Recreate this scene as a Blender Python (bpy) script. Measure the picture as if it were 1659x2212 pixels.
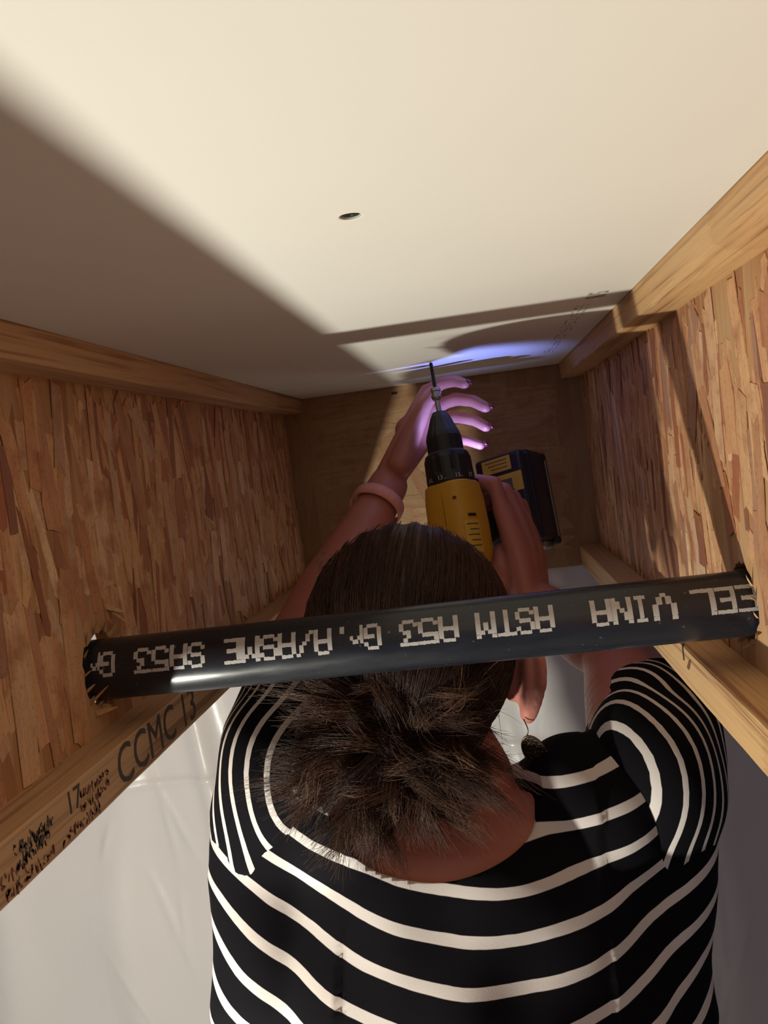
import bpy, bmesh, math, random
import numpy as np
from mathutils import Vector, Matrix

for o in list(bpy.data.objects):
    bpy.data.objects.remove(o, do_unlink=True)
scene = bpy.context.scene
COL = scene.collection
rnd = random.Random(7)
nr = np.random.default_rng(11)

# ------------------------------------------------------------------ camera
CAM = np.array([0.0666, -1.3909, 1.78])
RM = np.array([[0.986, -0.1168, 0.1189], [0.1082, 0.9912, 0.0761], [-0.1268, -0.0622, 0.99]])
FPX = 1857.8
cd = bpy.data.cameras.new('camera'); cam = bpy.data.objects.new('camera', cd); COL.objects.link(cam)
m = Matrix.Identity(4)
for i in range(3):
    m[i][0] = RM[i, 0]; m[i][1] = RM[i, 2]; m[i][2] = -RM[i, 1]; m[i][3] = CAM[i]
cam.matrix_world = m
cd.sensor_fit = 'HORIZONTAL'; cd.sensor_width = 36.0; cd.lens = 36.0 * FPX / 1659.0
cd.clip_start = 0.02
scene.camera = cam

# ------------------------------------------------------------------ light
w = bpy.data.worlds.new('basement_ambient'); scene.world = w; w.use_nodes = True
bg = w.node_tree.nodes['Background']; bg.inputs[0].default_value = (0.62, 0.60, 0.92, 1); bg.inputs[1].default_value = 0.17

def lamp(name, kind, loc, power, color, size=0.05):
    d = bpy.data.lights.new(name, kind); d.energy = power; d.color = color
    if hasattr(d, 'shadow_soft_size'): d.shadow_soft_size = size
    o = bpy.data.objects.new(name, d); o.location = loc; COL.objects.link(o); return o
lamp('work_light_offscreen', 'POINT', (-0.4465, -1.1256, 1.10), 33.0, (1.0, 0.975, 0.84), 0.016)

vs = scene.view_settings
vs.view_transform = 'Standard'; vs.look = 'None'; vs.gamma = 1.0; vs.use_curve_mapping = False
vs.exposure = 0.0

# ------------------------------------------------------------------ dimensions (metres)
W2 = 0.2382; XI = 0.2077
ZC, Z1, Z2, Z3 = 1.8919, 1.8684, 1.6033, 1.5705
YN = -2.2          # near end of the joists, behind the camera
PIPE_Y, PIPE_Z, PIPE_R = -0.770, 1.647, 0.0232

def at(x, y, d):
    """point at depth d in front of the camera seen at photo position x, y"""
    r = RM @ np.array([(x - 829.5) / FPX, 1.0, -(y - 1106.0) / FPX])
    return CAM + r * d
V3 = lambda p: Vector((float(p[0]), float(p[1]), float(p[2])))

# ------------------------------------------------------------------ helpers
def link(name, me, mat=None, parent=None):
    o = bpy.data.objects.new(name, me); COL.objects.link(o)
    if mat is not None and len(me.materials) == 0: me.materials.append(mat)
    if parent is not None: o.parent = parent
    return o
def tag(o, label=None, cat=None, group=None, kind=None):
    if label: o['label'] = label
    if cat: o['category'] = cat
    if group: o['group'] = group
    if kind: o['kind'] = kind
    return o
def empty(name, loc=(0, 0, 0)):
    o = bpy.data.objects.new(name, None); o.location = loc; o.empty_display_size = 0.05; COL.objects.link(o); return o
def mesh(name, verts, faces, smooth=False):
    me = bpy.data.meshes.new(name); me.from_pydata([tuple(map(float, v)) for v in verts], [], [tuple(map(int, f)) for f in faces])
    if smooth: me.polygons.foreach_set('use_smooth', [True] * len(me.polygons))
    me.update(); return me
def bm_mesh(name, bm, smooth=False):
    me = bpy.data.meshes.new(name); bmesh.ops.recalc_face_normals(bm, faces=bm.faces); bm.to_mesh(me); bm.free()
    if smooth: me.polygons.foreach_set('use_smooth', [True] * len(me.polygons))
    return me
def box_bm(x0, x1, y0, y1, z0, z1, bevel=0.0, seg=2, bm=None):
    own = bm if bm is not None else bmesh.new()
    t = bmesh.new()
    bmesh.ops.create_cube(t, size=1.0)
    for v in t.verts:
        v.co = Vector(((x0 + x1) / 2 + v.co.x * (x1 - x0), (y0 + y1) / 2 + v.co.y * (y1 - y0), (z0 + z1) / 2 + v.co.z * (z1 - z0)))
    if bevel > 0: bmesh.ops.bevel(t, geom=t.edges[:], offset=bevel, segments=seg, affect='EDGES', profile=0.5)
    tm = bpy.data.meshes.new('t'); t.to_mesh(tm); t.free(); own.from_mesh(tm); bpy.data.meshes.remove(tm)
    return own
def lathe(profile, n=32, axis='Z'):
    """profile: (r, z) list; closed with end caps"""
    V, F = [], []
    for r, z in profile:
        for k in range(n):
            a = 2 * math.pi * k / n; V.append((r * math.cos(a), r * math.sin(a), z))
    for i in range(len(profile) - 1):
        for k in range(n):
            k2 = (k + 1) % n; F.append((i * n + k, i * n + k2, (i + 1) * n + k2, (i + 1) * n + k))
    F.append(tuple(range(n))[::-1]); F.append(tuple(range((len(profile) - 1) * n, len(profile) * n)))
    return V, F
def tube(pts, rad, n=8, caps=True):
    """round tube along points with a radius per point"""
    pts = np.asarray(pts, float); V, F = [], []
    rad = np.broadcast_to(np.asarray(rad, float), (len(pts),))
    T = np.gradient(pts, axis=0); T /= np.linalg.norm(T, axis=1)[:, None] + 1e-12
    a = np.array([0, 0, 1.0]) if abs(T[0][2]) < .9 else np.array([1.0, 0, 0])
    u = np.cross(T[0], a); u /= np.linalg.norm(u)
    for i, p in enumerate(pts):
        u = u - T[i] * (u @ T[i]); u /= np.linalg.norm(u); v = np.cross(T[i], u)
        for k in range(n):
            t = 2 * math.pi * k / n; V.append(p + rad[i] * (math.cos(t) * u + math.sin(t) * v))
    for i in range(len(pts) - 1):
        for k in range(n):
            k2 = (k + 1) % n; F.append((i * n + k, i * n + k2, (i + 1) * n + k2, (i + 1) * n + k))
    if caps: F.append(tuple(range(n))[::-1]); F.append(tuple(range((len(pts) - 1) * n, len(pts) * n)))
    return V, F
def join(parts):
    V, F = [], []
    for v, f in parts:
        b = len(V); V += list(v); F += [tuple(i + b for i in q) for q in f]
    return V, F

# ------------------------------------------------------------------ materials
class NT:
    def __init__(s, name):
        s.m = bpy.data.materials.new(name); s.m.use_nodes = True; s.t = s.m.node_tree
        s.b = s.t.nodes['Principled BSDF']; s.out = s.t.nodes['Material Output']
    def n(s, typ, **kw):
        o = s.t.nodes.new(typ)
        for k, v in kw.items(): setattr(o, k, v)
        return o
    def l(s, a, b): s.t.links.new(a, b)
    def val(s, node, name, v): node.inputs[name].default_value = v
    def coord(s, kind='Object', scale=(1, 1, 1), rot=(0, 0, 0)):
        c = s.n('ShaderNodeTexCoord'); mp = s.n('ShaderNodeMapping'); s.l(c.outputs[kind], mp.inputs[0])
        mp.inputs['Scale'].default_value = scale; mp.inputs['Rotation'].default_value = rot
        return mp.outputs[0]
    def noise(s, vec, scale, detail=4, rough=0.5, dist=0.0):
        x = s.n('ShaderNodeTexNoise'); s.l(vec, x.inputs['Vector']); x.inputs['Scale'].default_value = scale
        x.inputs['Detail'].default_value = detail; x.inputs['Roughness'].default_value = rough; x.inputs['Distortion'].default_value = dist
        return x.outputs['Fac']
    def ramp(s, fac, stops, interp='LINEAR'):
        r = s.n('ShaderNodeValToRGB'); s.l(fac, r.inputs[0]); e = r.color_ramp.elements; r.color_ramp.interpolation = interp
        while len(e) < len(stops): e.new(0.5)
        for el, (p, c) in zip(e, stops):
            el.position = p; el.color = (*c, 1) if len(c) == 3 else c
        return r.outputs[0]
    def mix(s, a, b, fac, mode='MIX'):
        x = s.n('ShaderNodeMix', data_type='RGBA', blend_type=mode)
        for sock, v in ((x.inputs[0], fac), (x.inputs[6], a), (x.inputs[7], b)):
            if hasattr(v, 'is_output') or isinstance(v, bpy.types.NodeSocket): s.l(v, sock)
            else: sock.default_value = v if not isinstance(v, tuple) or len(v) == 4 else (*v, 1)
        return x.outputs[2]
    def math(s, op, a, b=None, c=None):
        x = s.n('ShaderNodeMath', operation=op)
        for i, v in enumerate((a, b, c)):
            if v is None: continue
            if isinstance(v, bpy.types.NodeSocket): s.l(v, x.inputs[i])
            else: x.inputs[i].default_value = v
        return x.outputs[0]
    def bump(s, h, strength=0.3, dist=0.001):
        b = s.n('ShaderNodeBump'); s.l(h, b.inputs['Height']); b.inputs['Strength'].default_value = strength; b.inputs['Distance'].default_value = dist
        s.l(b.outputs[0], s.b.inputs['Normal'])
    def base(s, c):
        if isinstance(c, bpy.types.NodeSocket): s.l(c, s.b.inputs['Base Color'])
        else: s.b.inputs['Base Color'].default_value = (*c, 1)
    def set(s, **kw):
        for k, v in kw.items(): s.b.inputs[k.replace('_', ' ')].default_value = v
        return s

def plain(name, col, rough=0.5, metal=0.0, var=0.12, scale=60, bump=0.15, coat=0.0):
    t = NT(name); n = t.noise(t.coord(), scale, 5)
    t.base(t.mix(tuple(c * (1 - var) for c in col), tuple(min(1, c * (1 + var)) for c in col), n))
    t.set(Roughness=rough, Metallic=metal, Coat_Weight=coat); t.bump(n, bump, 0.0006); return t.m

def mat_drywall():
    t = NT('drywall_paper'); c = t.coord()
    n = t.noise(c, 6, 5); f = t.noise(c, 420, 3)
    t.base(t.mix((0.76, 0.735, 0.68), (0.82, 0.80, 0.745), n)); t.set(Roughness=0.75); t.bump(f, 0.10, 0.0004); return t.m
def mat_flake(name, stops, gloss=0.55, joined=False):
    """one wood strand: tone by object, grain along its length"""
    t = NT(name); oi = t.n('ShaderNodeObjectInfo')
    tc = t.n('ShaderNodeTexCoord'); ad = t.n('ShaderNodeVectorMath', operation='MULTIPLY_ADD'); t.l(tc.outputs['Object'], ad.inputs[0]); ad.inputs[1].default_value = (9.0, 2.2, 1.0)
    cb = t.n('ShaderNodeCombineXYZ'); t.l(t.math('MULTIPLY', oi.outputs['Random'], 91.0), cb.inputs[0]); t.l(t.math('MULTIPLY', oi.outputs['Random'], 37.0), cb.inputs[1]); t.l(cb.outputs[0], ad.inputs[2])
    rnd_ = oi.outputs['Random']; vec = ad.outputs[0]
    if joined:
        at_ = t.n('ShaderNodeAttribute'); at_.attribute_name = 'tone'; rnd_ = at_.outputs['Fac']; ge0 = t.n('ShaderNodeNewGeometry')
        a2 = t.n('ShaderNodeVectorMath', operation='MULTIPLY_ADD'); t.l(ge0.outputs['Position'], a2.inputs[0]); a2.inputs[1].default_value = (1.0, 420.0, 28.0)
        cb2 = t.n('ShaderNodeCombineXYZ'); t.l(t.math('MULTIPLY', rnd_, 91.0), cb2.inputs[0]); t.l(cb2.outputs[0], a2.inputs[2]); vec = a2.outputs[0]
    g = t.noise(vec, 1.0, 6, 0.62, 0.5)
    ge = t.n('ShaderNodeNewGeometry'); fine = t.noise(ge.outputs['Position'], 330.0, 3, 0.6); blot = t.noise(ge.outputs['Position'], 34.0, 3, 0.55)
    tone = t.ramp(rnd_, stops)
    tone = t.mix(tone, (0.40, 0.155, 0.07), t.ramp(blot, [(0.50, (0, 0, 0)), (0.72, (0.75, 0.75, 0.75))]))
    tone = t.mix(tone, (0.14, 0.055, 0.025), t.ramp(fine, [(0.55, (0, 0, 0)), (0.78, (0.55, 0.55, 0.55))]))
    dark = t.mix(tone, (0.30, 0.13, 0.06), 0.55, 'MULTIPLY')
    gr = t.ramp(g, [(0.36, (0, 0, 0)), (0.58, (1, 1, 1))])
    t.base(t.mix(t.mix(dark, tone, 0.55), tone, gr)); t.set(Roughness=gloss); t.bump(g, 0.35, 0.0006); return t.m
def mat_osb(name, a, b, d):
    t = NT(name); c = t.coord('Object', (1, 1, 1))
    mp = t.coord('Object', (60, 60, 9)); v = t.n('ShaderNodeTexVoronoi'); t.l(mp, v.inputs['Vector']); v.inputs['Scale'].default_value = 1.0
    col = t.ramp(v.outputs['Color'], [(0.1, a), (0.5, b), (0.95, d)])
    g = t.noise(t.coord('Object', (300, 300, 30)), 1.0, 4)
    t.base(t.mix(col, (0.16, 0.07, 0.035), t.math('MULTIPLY', g, 0.45))); t.set(Roughness=0.6); t.bump(g, 0.5, 0.001); return t.m
def mat_lumber(name, light, dark, seg=3.4, off=0.0):
    """finger-jointed softwood running along Y"""
    t = NT(name); tc = t.n('ShaderNodeTexCoord'); sp = t.n('ShaderNodeSeparateXYZ'); t.l(tc.outputs['Object'], sp.inputs[0])
    zig = t.math('PINGPONG', t.math('MULTIPLY', t.math('ADD', sp.outputs[2], sp.outputs[0]), 160.0), 0.5)
    yy = t.math('ADD', t.math('MULTIPLY', sp.outputs[1], seg), t.math('MULTIPLY_ADD', zig, 0.05, off))
    wn = t.n('ShaderNodeTexWhiteNoise', noise_dimensions='1D'); t.l(t.math('FLOOR', yy), wn.inputs['W'])
    mp = t.coord('Object', (300, 4, 300)); g = t.noise(mp, 1.0, 3, 0.6, 0.4)
    mp2 = t.coord('Object', (70, 2.0, 70)); g2 = t.noise(mp2, 1.0, 3, 0.5, 1.2)
    col = t.ramp(t.math('ADD', t.math('MULTIPLY', g, 0.5), t.math('MULTIPLY', g2, 0.5)), [(0.38, dark), (0.47, light), (0.56, tuple(min(1, x * 1.12) for x in light)), (0.63, tuple(x * 0.8 for x in light))])
    col = t.mix(col, (0.62, 0.42, 0.34), t.math('MULTIPLY', wn.outputs['Value'], 0.75), 'MULTIPLY')
    t.base(col); t.set(Roughness=0.55); t.bump(g, 0.3, 0.0008); return t.m

M = {}
M['drywall'] = mat_drywall()
M['flake'] = mat_flake('osb_strand_wood', [(0.0, (0.659, 0.329, 0.159)), (0.2, (0.781, 0.488, 0.256)), (0.38, (0.439, 0.159, 0.079)), (0.52, (0.850, 0.598, 0.366)), (0.66, (0.586, 0.281, 0.140)), (0.78, (0.756, 0.439, 0.232)), (0.9, (0.244, 0.073, 0.043)), (1.0, (0.708, 0.488, 0.317))])
M['flake_joined'] = mat_flake('osb_small_strand_wood', [(0.0, (0.659, 0.329, 0.159)), (0.2, (0.781, 0.488, 0.256)), (0.38, (0.439, 0.159, 0.079)), (0.52, (0.850, 0.598, 0.366)), (0.66, (0.586, 0.281, 0.140)), (0.78, (0.756, 0.439, 0.232)), (0.9, (0.244, 0.073, 0.043)), (1.0, (0.708, 0.488, 0.317))], joined=True)
M['flake_pale'] = mat_flake('rim_strand_wood', [(0.0, (0.44, 0.26, 0.12)), (0.4, (0.50, 0.31, 0.15)), (0.8, (0.40, 0.22, 0.10)), (1.0, (0.55, 0.37, 0.19))])
M['osb'] = mat_osb('osb_web_wood', (0.42, 0.19, 0.09), (0.58, 0.33, 0.15), (0.68, 0.44, 0.24))
M['rim'] = mat_osb('rim_board_wood', (0.40, 0.23, 0.10), (0.46, 0.28, 0.13), (0.52, 0.34, 0.17))
M['lumber'] = mat_lumber('flange_softwood', (0.60, 0.37, 0.17), (0.36, 0.18, 0.075))
M['lumber_b'] = mat_lumber('flange_softwood_reddish', (0.58, 0.37, 0.20), (0.34, 0.18, 0.09), 2.1, 0.37)
M['splinter'] = plain('splintered_wood', (0.52, 0.32, 0.16), 0.7, var=0.4, scale=300)
M['ink'] = plain('stamp_ink', (0.075, 0.062, 0.058), 0.7, var=0.5, scale=900)
M['ink_brown'] = plain('brown_stamp_ink', (0.17, 0.07, 0.045), 0.7, var=0.5, scale=900)
M['ink_grey'] = plain('faint_grey_ink', (0.30, 0.28, 0.25), 0.8, var=0.4, scale=900)
M['screw'] = plain('black_phosphate_steel', (0.012, 0.011, 0.011), 0.6, 0.0)

# ------------------------------------------------------------------ setting
me = bm_mesh('floor', box_bm(-2.2, 2.2, -3.2, 0.4, -0.1, 0.0))
tag(link('floor', me, plain('concrete', (0.34, 0.33, 0.32), 0.85, scale=14)), 'grey concrete basement floor under the woman', kind='structure')
me = bm_mesh('wall_back', box_bm(-2.2, 2.2, 0.028, 0.13, 0.0, Z3))
tag(link('wall_back', me, plain('mineral_wool', (0.60, 0.56, 0.54), 0.95, var=0.18, scale=9, bump=0.6)), 'insulated wall behind the clear plastic sheet', kind='structure')
me = bm_mesh('ceiling', box_bm(-2.2, 2.2, YN, 0.13, ZC + 0.0135, ZC + 0.034))
tag(link('ceiling', me, M['osb']), 'wooden subfloor above the joists', kind='structure')

bm = bmesh.new()
for a, b, c, d in ((-3.2, 0.4, 0.0, 1.07), (-3.2, 0.4, 1.45, Z3), (-3.2, -1.31, 1.07, 1.45), (-0.59, 0.4, 1.07, 1.45)): box_bm(1.78, 1.90, a, b, c, d, bm=bm)
tag(link('wall_right', bm_mesh('wall_right', bm), plain('concrete_wall', (0.42, 0.41, 0.40), 0.9, scale=12)), 'unseen grey concrete side wall, added with an opening for the window', kind='structure')  # out-of-view side wall, added to carry the made-up window
win = empty('added_window_1', (1.8, -0.95, 1.26)); tag(win, 'added basement window in the unseen side wall', kind='structure')  # unseen window, added for cool daylight on the sheet; no lamp sits behind it
bm = bmesh.new()
for a, b, c, d in ((-0.36, 0.36, -0.19, -0.165), (-0.36, 0.36, 0.165, 0.19), (-0.36, -0.335, -0.165, 0.165), (0.335, 0.36, -0.165, 0.165), (-0.012, 0.012, -0.165, 0.165)): box_bm(0.0, 0.05, a, b, c, d, bm=bm)
link('added_window_frame', bm_mesh('added_window_frame', bm), plain('white_frame_paint', (0.7, 0.7, 0.68), 0.4), win)
t = NT('added_window_glass'); t.set(Roughness=0.02, Transmission_Weight=1.0); link('pane', bm_mesh('pane', box_bm(0.022, 0.027, -0.335, 0.335, -0.165, 0.165)), t.m, win)

# drywall panel between the flanges, with a countersunk screw hole
def build_drywall():
    bm = bmesh.new(); hx, hy = 0.0213, -0.9898
    x0, x1, y0, y1 = -XI + 0.0008, XI - 0.0008, YN, -0.003
    n = 32; rings = [(0.0044, 0.0052), (0.0049, 0.0022), (0.0053, 0.0002), (0.0062, -0.0001), (0.012, 0.0)]
    loops = []
    for r, dz in rings:
        loops.append([bm.verts.new((hx + r * math.cos(2 * math.pi * k / n), hy + r * math.sin(2 * math.pi * k / n), ZC + dz)) for k in range(n)])
    for a, b in zip(loops[:-1], loops[1:]):
        for k in range(n): bm.faces.new((a[k], a[(k + 1) % n], b[(k + 1) % n], b[k]))
    sq = []
    for k in range(n):
        a = 2 * math.pi * k / n; c, s = math.cos(a), math.sin(a); q = 0.03 / max(abs(c), abs(s)); sq.append(bm.verts.new((hx + q * c, hy + q * s, ZC)))
    o = loops[-1]
    for k in range(n): bm.faces.new((o[k], o[(k + 1) % n], sq[(k + 1) % n], sq[k]))
    # far panels in a frame around the square
    e = 0.03
    def quad(a, b, c, d): bm.faces.new([bm.verts.new((x, y, ZC)) for x, y in (a, b, c, d)])
    quad((x0, y0), (x1, y0), (x1, hy - e), (x0, hy - e)); quad((x0, hy + e), (x1, hy + e), (x1, y1), (x0, y1))
    quad((x0, hy - e), (hx - e, hy - e), (hx - e, hy + e), (x0, hy + e)); quad((hx + e, hy - e), (x1, hy - e), (x1, hy + e), (hx + e, hy + e))
    box_bm(x0, x1, y0, y1, ZC + 0.0055, ZC + 0.0127, bm=bm)
    for (ax, ay), (bx, by) in (((x0, y0), (x1, y0)), ((x1, y0), (x1, y1)), ((x1, y1), (x0, y1)), ((x0, y1), (x0, y0))):
        bm.faces.new([bm.verts.new(p) for p in ((ax, ay, ZC), (bx, by, ZC), (bx, by, ZC + 0.006), (ax, ay, ZC + 0.006))])
    me = bpy.data.meshes.new('drywall'); bm.to_mesh(me); bm.free(); return me
dry = tag(link('drywall', build_drywall(), M['drywall']), 'large off-white drywall panel fixed between the joists overhead', 'drywall')

V, F = lathe([(0.0005, -0.0018), (0.0014, -0.0020), (0.0016, -0.0040), (0.0046, -0.0036), (0.0048, -0.0030), (0.0022, 0.0006), (0.0014, 0.005)], 24)
me = mesh('drywall_screw', V, F, True); s = tag(link('drywall_screw', me, M['screw']), 'dark countersunk screw head in the drywall panel', 'screw'); s.location = (0.0213, -0.9898, ZC + 0.0046)

# printing on the drywall edge
def font_text(name, body, size, mat, parent, matrix, extrude=0.00015):
    cu = bpy.data.curves.new(name, 'FONT'); cu.body = body; cu.size = size; cu.extrude = extrude; cu.resolution_u = 3
    cu.align_x = 'LEFT'; cu.align_y = 'CENTER'
    o = bpy.data.objects.new(name, cu); COL.objects.link(o)
    dg = bpy.context.evaluated_depsgraph_get(); me = bpy.data.meshes.new_from_object(o.evaluated_get(dg)); bpy.data.objects.remove(o)
    me.transform(matrix); me.materials.clear(); me.materials.append(mat); o = link(name, me, None, parent); o['kind'] = 'stuff'; return o
def frame(origin, xdir, ydir):
    x = Vector(xdir).normalized(); y = Vector(ydir); y = (y - x * y.dot(x)).normalized(); z = x.cross(y)
    mm = Matrix.Identity(4)
    for i in range(3): mm[i][0] = x[i]; mm[i][1] = y[i]; mm[i][2] = z[i]; mm[i][3] = origin[i]
    return mm
font_text('printed_text', '5/8', 0.024, M['ink_grey'], dry, frame((0.178, -0.665, ZC - 0.00015), (0, 1, 0), (1, 0, 0)))
bm = bmesh.new()
for k in range(46):
    y = -0.60 + k * 0.0085; x = 0.168 + rnd.uniform(-0.001, 0.001)
    for j in range(3):
        if rnd.random() < 0.62:
            h = rnd.uniform(0.0012, 0.003); box_bm(x + j * 0.005, x + j * 0.005 + h, y, y + rnd.uniform(0.0015, 0.005), ZC - 0.0002, ZC + 0.0001, bm=bm)
link('printed_marks', bm_mesh('printed_marks', bm), M['ink_grey'], dry)['kind'] = 'stuff'

# ------------------------------------------------------------------ OSB strands
def flake_mesh(k):
    r = random.Random(100 + k); top = []
    n = 4
    for i in range(n): top.append((-0.5 + r.uniform(-0.10, 0.10), -0.5 + i / (n - 1) + r.uniform(-.04, .04)))
    up = sorted([(r.uniform(-0.5, 0.5), 0.5 + r.uniform(-0.12, 0.05)) for _ in range(1)]); top += up
    for i in range(n): top.append((0.5 + r.uniform(-0.10, 0.10), 0.5 - i / (n - 1) + r.uniform(-.04, .04)))
    top += [(r.uniform(-0.3, 0.3), -0.5 + r.uniform(-0.06, 0.12))]
    N = len(top); V = [(x, y, 1.0) for x, y in top] + [(x, y, 0.0) for x, y in top]
    F = [tuple(range(N))[::-1]] + [(i, (i + 1) % N, (i + 1) % N + N, i + N) for i in range(N)]
    me = mesh('wood_strand', V, F); return me
FL = [flake_mesh(k) for k in range(14)]
FLp = []
for q in FL:
    q.materials.append(M['flake']); z = q.copy(); z.materials.clear(); z.materials.append(M['flake_pale']); FLp.append(z)

def add_flakes(parent, count, basis, u_rng, v_rng, avoid, lens=(0.03, 0.11), wid=(0.006, 0.022), ang=0.2, meshes=FL, seed=1, z0=0.0):
    """basis: (origin, udir, vdir, normal); strands run along v"""
    r = random.Random(seed); o, u, v, n = [Vector(q) for q in basis]
    placed = 0
    while placed < count:
        L = r.uniform(*lens); wd = r.uniform(*wid); a = r.gauss(0, ang)
        if r.random() < 0.06: a += r.choice((-1, 1)) * r.uniform(0.5, 1.2); L *= 0.6
        cu, cv = r.uniform(*u_rng), r.uniform(*v_rng)
        ok = True
        for (au, av, ar) in avoid:
            dv = max(0.0, abs(cv - av) - L / 2); du = max(0.0, abs(cu - au) - wd / 2 - abs(math.sin(a)) * L / 2)
            if du * du + dv * dv < ar * ar: ok = False
        ex = abs(math.cos(a)) * L / 2 + abs(math.sin(a)) * wd / 2
        if cv + ex > v_rng[1]: cv = v_rng[1] - ex
        if cv - ex < v_rng[0]: cv = v_rng[0] + ex
        if not ok: continue
        f = bpy.data.objects.new('wood_strand', r.choice(meshes)); COL.objects.link(f); f.parent = parent
        yv = v * math.cos(a) + u * math.sin(a); xv = yv.cross(n)
        tl = Matrix.Rotation(r.gauss(0, 0.012), 3, yv)
        xv = tl @ xv; nn = tl @ n
        lift = z0 + placed * 0.0000022
        mm = Matrix.Identity(4); p = o + u * cu + v * cv + n * lift
        for i in range(3):
            mm[i][0] = xv[i] * wd; mm[i][1] = yv[i] * L; mm[i][2] = nn[i] * r.uniform(0.0003, 0.0007); mm[i][3] = p[i]
        f.matrix_local = mm; placed += 1

def small_flakes(parent, side, count, seed):
    """the many smaller strands of the web between the large ones, one mesh"""
    r = random.Random(seed); V, F, T = [], [], []
    for k in range(count):
        L = r.uniform(0.02, 0.09); wd = r.uniform(0.004, 0.016); a = r.gauss(0, 0.16); c, s_ = math.cos(a), math.sin(a)
        cz = r.uniform(Z2 + L / 2 + 0.002, Z1 - L / 2 - 0.002); cy = r.uniform(-1.36, -0.012)
        if abs(cy - PIPE_Y) < 0.033 + wd + abs(s_) * L / 2 and abs(cz - PIPE_Z) < 0.033 + L / 2: continue
        pts = [(-0.5 + r.uniform(-.1, .1), -0.5), (r.uniform(-.2, .2), -0.5 + r.uniform(-.1, .05)), (0.5 + r.uniform(-.1, .1), -0.48), (0.5 + r.uniform(-.12, .12), 0.1), (0.45 + r.uniform(-.2, .05), 0.5), (r.uniform(-.2, .2), 0.5 + r.uniform(-.08, .06)), (-0.5 + r.uniform(-.05, .2), 0.5), (-0.5 + r.uniform(-.12, .12), 0.0)]
        h = 0.0001 + 0.0005 * k / count; n = len(pts); b = len(V); tone = r.random()
        for lay in (h, 0.0):
            for x, y in pts: V.append((side * (W2 - lay), cy + x * wd * c + y * L * s_, cz - x * wd * s_ + y * L * c))
        T += [tone] * (2 * n); f = tuple(range(b, b + n)); F.append(f if side > 0 else f[::-1]); F += [(b + i, b + (i + 1) % n, b + n + (i + 1) % n, b + n + i) for i in range(n)]
    me = mesh('small_strands', V, F); at_ = me.attributes.new('tone', 'FLOAT', 'POINT'); at_.data.foreach_set('value', np.array(T, np.float32))
    link('small_strands', me, M['flake_joined'], parent)['kind'] = 'stuff'

# ------------------------------------------------------------------ I-joists
def web_mesh(side):
    """OSB web plate with a ragged round hole for the pipe; inner face at |x| = W2"""
    r = random.Random(5 + side); n = 40; bm = bmesh.new(); th = 0.0095
    ring = []
    for k in range(n):
        a = 2 * math.pi * k / n; rr = 0.0275 + r.uniform(-0.0022, 0.003)
        ring.append((PIPE_Y + rr * math.cos(a) - 0.001, PIPE_Z + rr * math.sin(a) + 0.001))
    sq = []
    for k in range(n):
        a = 2 * math.pi * k / n; c, s = math.cos(a), math.sin(a); q = 0.037 / max(abs(c), abs(s)); sq.append((PIPE_Y + q * c, PIPE_Z + q * s))
    X0, X1 = side * W2, side * (W2 + th)
    def loop(pts, X): return [bm.verts.new((X, y, z)) for y, z in pts]
    for X in (X0, X1):
        a, b = loop(ring, X), loop(sq, X)
        for k in range(n): bm.faces.new((a[k], a[(k + 1) % n], b[(k + 1) % n], b[k]))
        ya, yb, za, zb = PIPE_Y - 0.037, PIPE_Y + 0.037, PIPE_Z - 0.037, PIPE_Z + 0.037
        for (y0, y1, z0, z1) in ((YN, ya, Z2, Z1), (yb, 0, Z2, Z1), (ya, yb, Z2, za), (ya, yb, zb, Z1)):
            bm.faces.new(loop(((y0, z0), (y1, z0), (y1, z1), (y0, z1)), X))
    a, b = loop(ring, X0), loop(ring, X1)
    for k in range(n): bm.faces.new((a[k], a[(k + 1) % n], b[(k + 1) % n], b[k]))
    bmesh.ops.remove_doubles(bm, verts=bm.verts, dist=1e-6)
    return bm_mesh('web', bm)

def flange_mesh(name, side, za, zb, wane=None):
    """flange bar along Y, slightly irregular arrises; wane(y) cuts the lower inner arris"""
    ys = [YN] + [-1.3 + 0.02 * i for i in range(66)]
    ys = [y for y in ys if y < -0.001] + [0.0]
    xi, xo = side * XI, side * (W2 + 0.0095 + (W2 - XI)); r = random.Random(int(za * 1000) + side)
    V, F = [], []
    for y in ys:
        c = 0.0012 + r.uniform(-0.0003, 0.0003); wz, wx = (c, c)
        if wane and za > 1.8:
            q = wane(y); wz, wx = max(c, q[0]), max(c, q[1])
        lo, hi = za, zb
        sec = [(xi + side * wx, lo), (xi + side * wx * 0.30, lo + wz * 0.45), (xi, lo + wz), (xi, hi - c), (xi + side * c, hi), (xo, hi), (xo, lo)]
        V += [(x, y, z) for x, z in sec]
    k = 7
    for i in range(len(ys) - 1):
        for j in range(k):
            j2 = (j + 1) % k; F.append((i * k + j, i * k + j2, (i + 1) * k + j2, (i + 1) * k + j))
    F.append(tuple(range(k))); F.append(tuple(range((len(ys) - 1) * k, len(ys) * k))[::-1])
    bm = bmesh.new(); tm = mesh('t', V, F); bm.from_mesh(tm); bpy.data.meshes.remove(tm)
    return bm_mesh(name, bm)

def wane(y):
    t = min(1.0, max(0.0, (-0.70 - y) / 0.26)); w_ = t ** 0.6
    wob = 0.0012 * math.sin(y * 43) * t
    return (0.0085 * w_ + wob, 0.0215 * w_ + wob)

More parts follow.
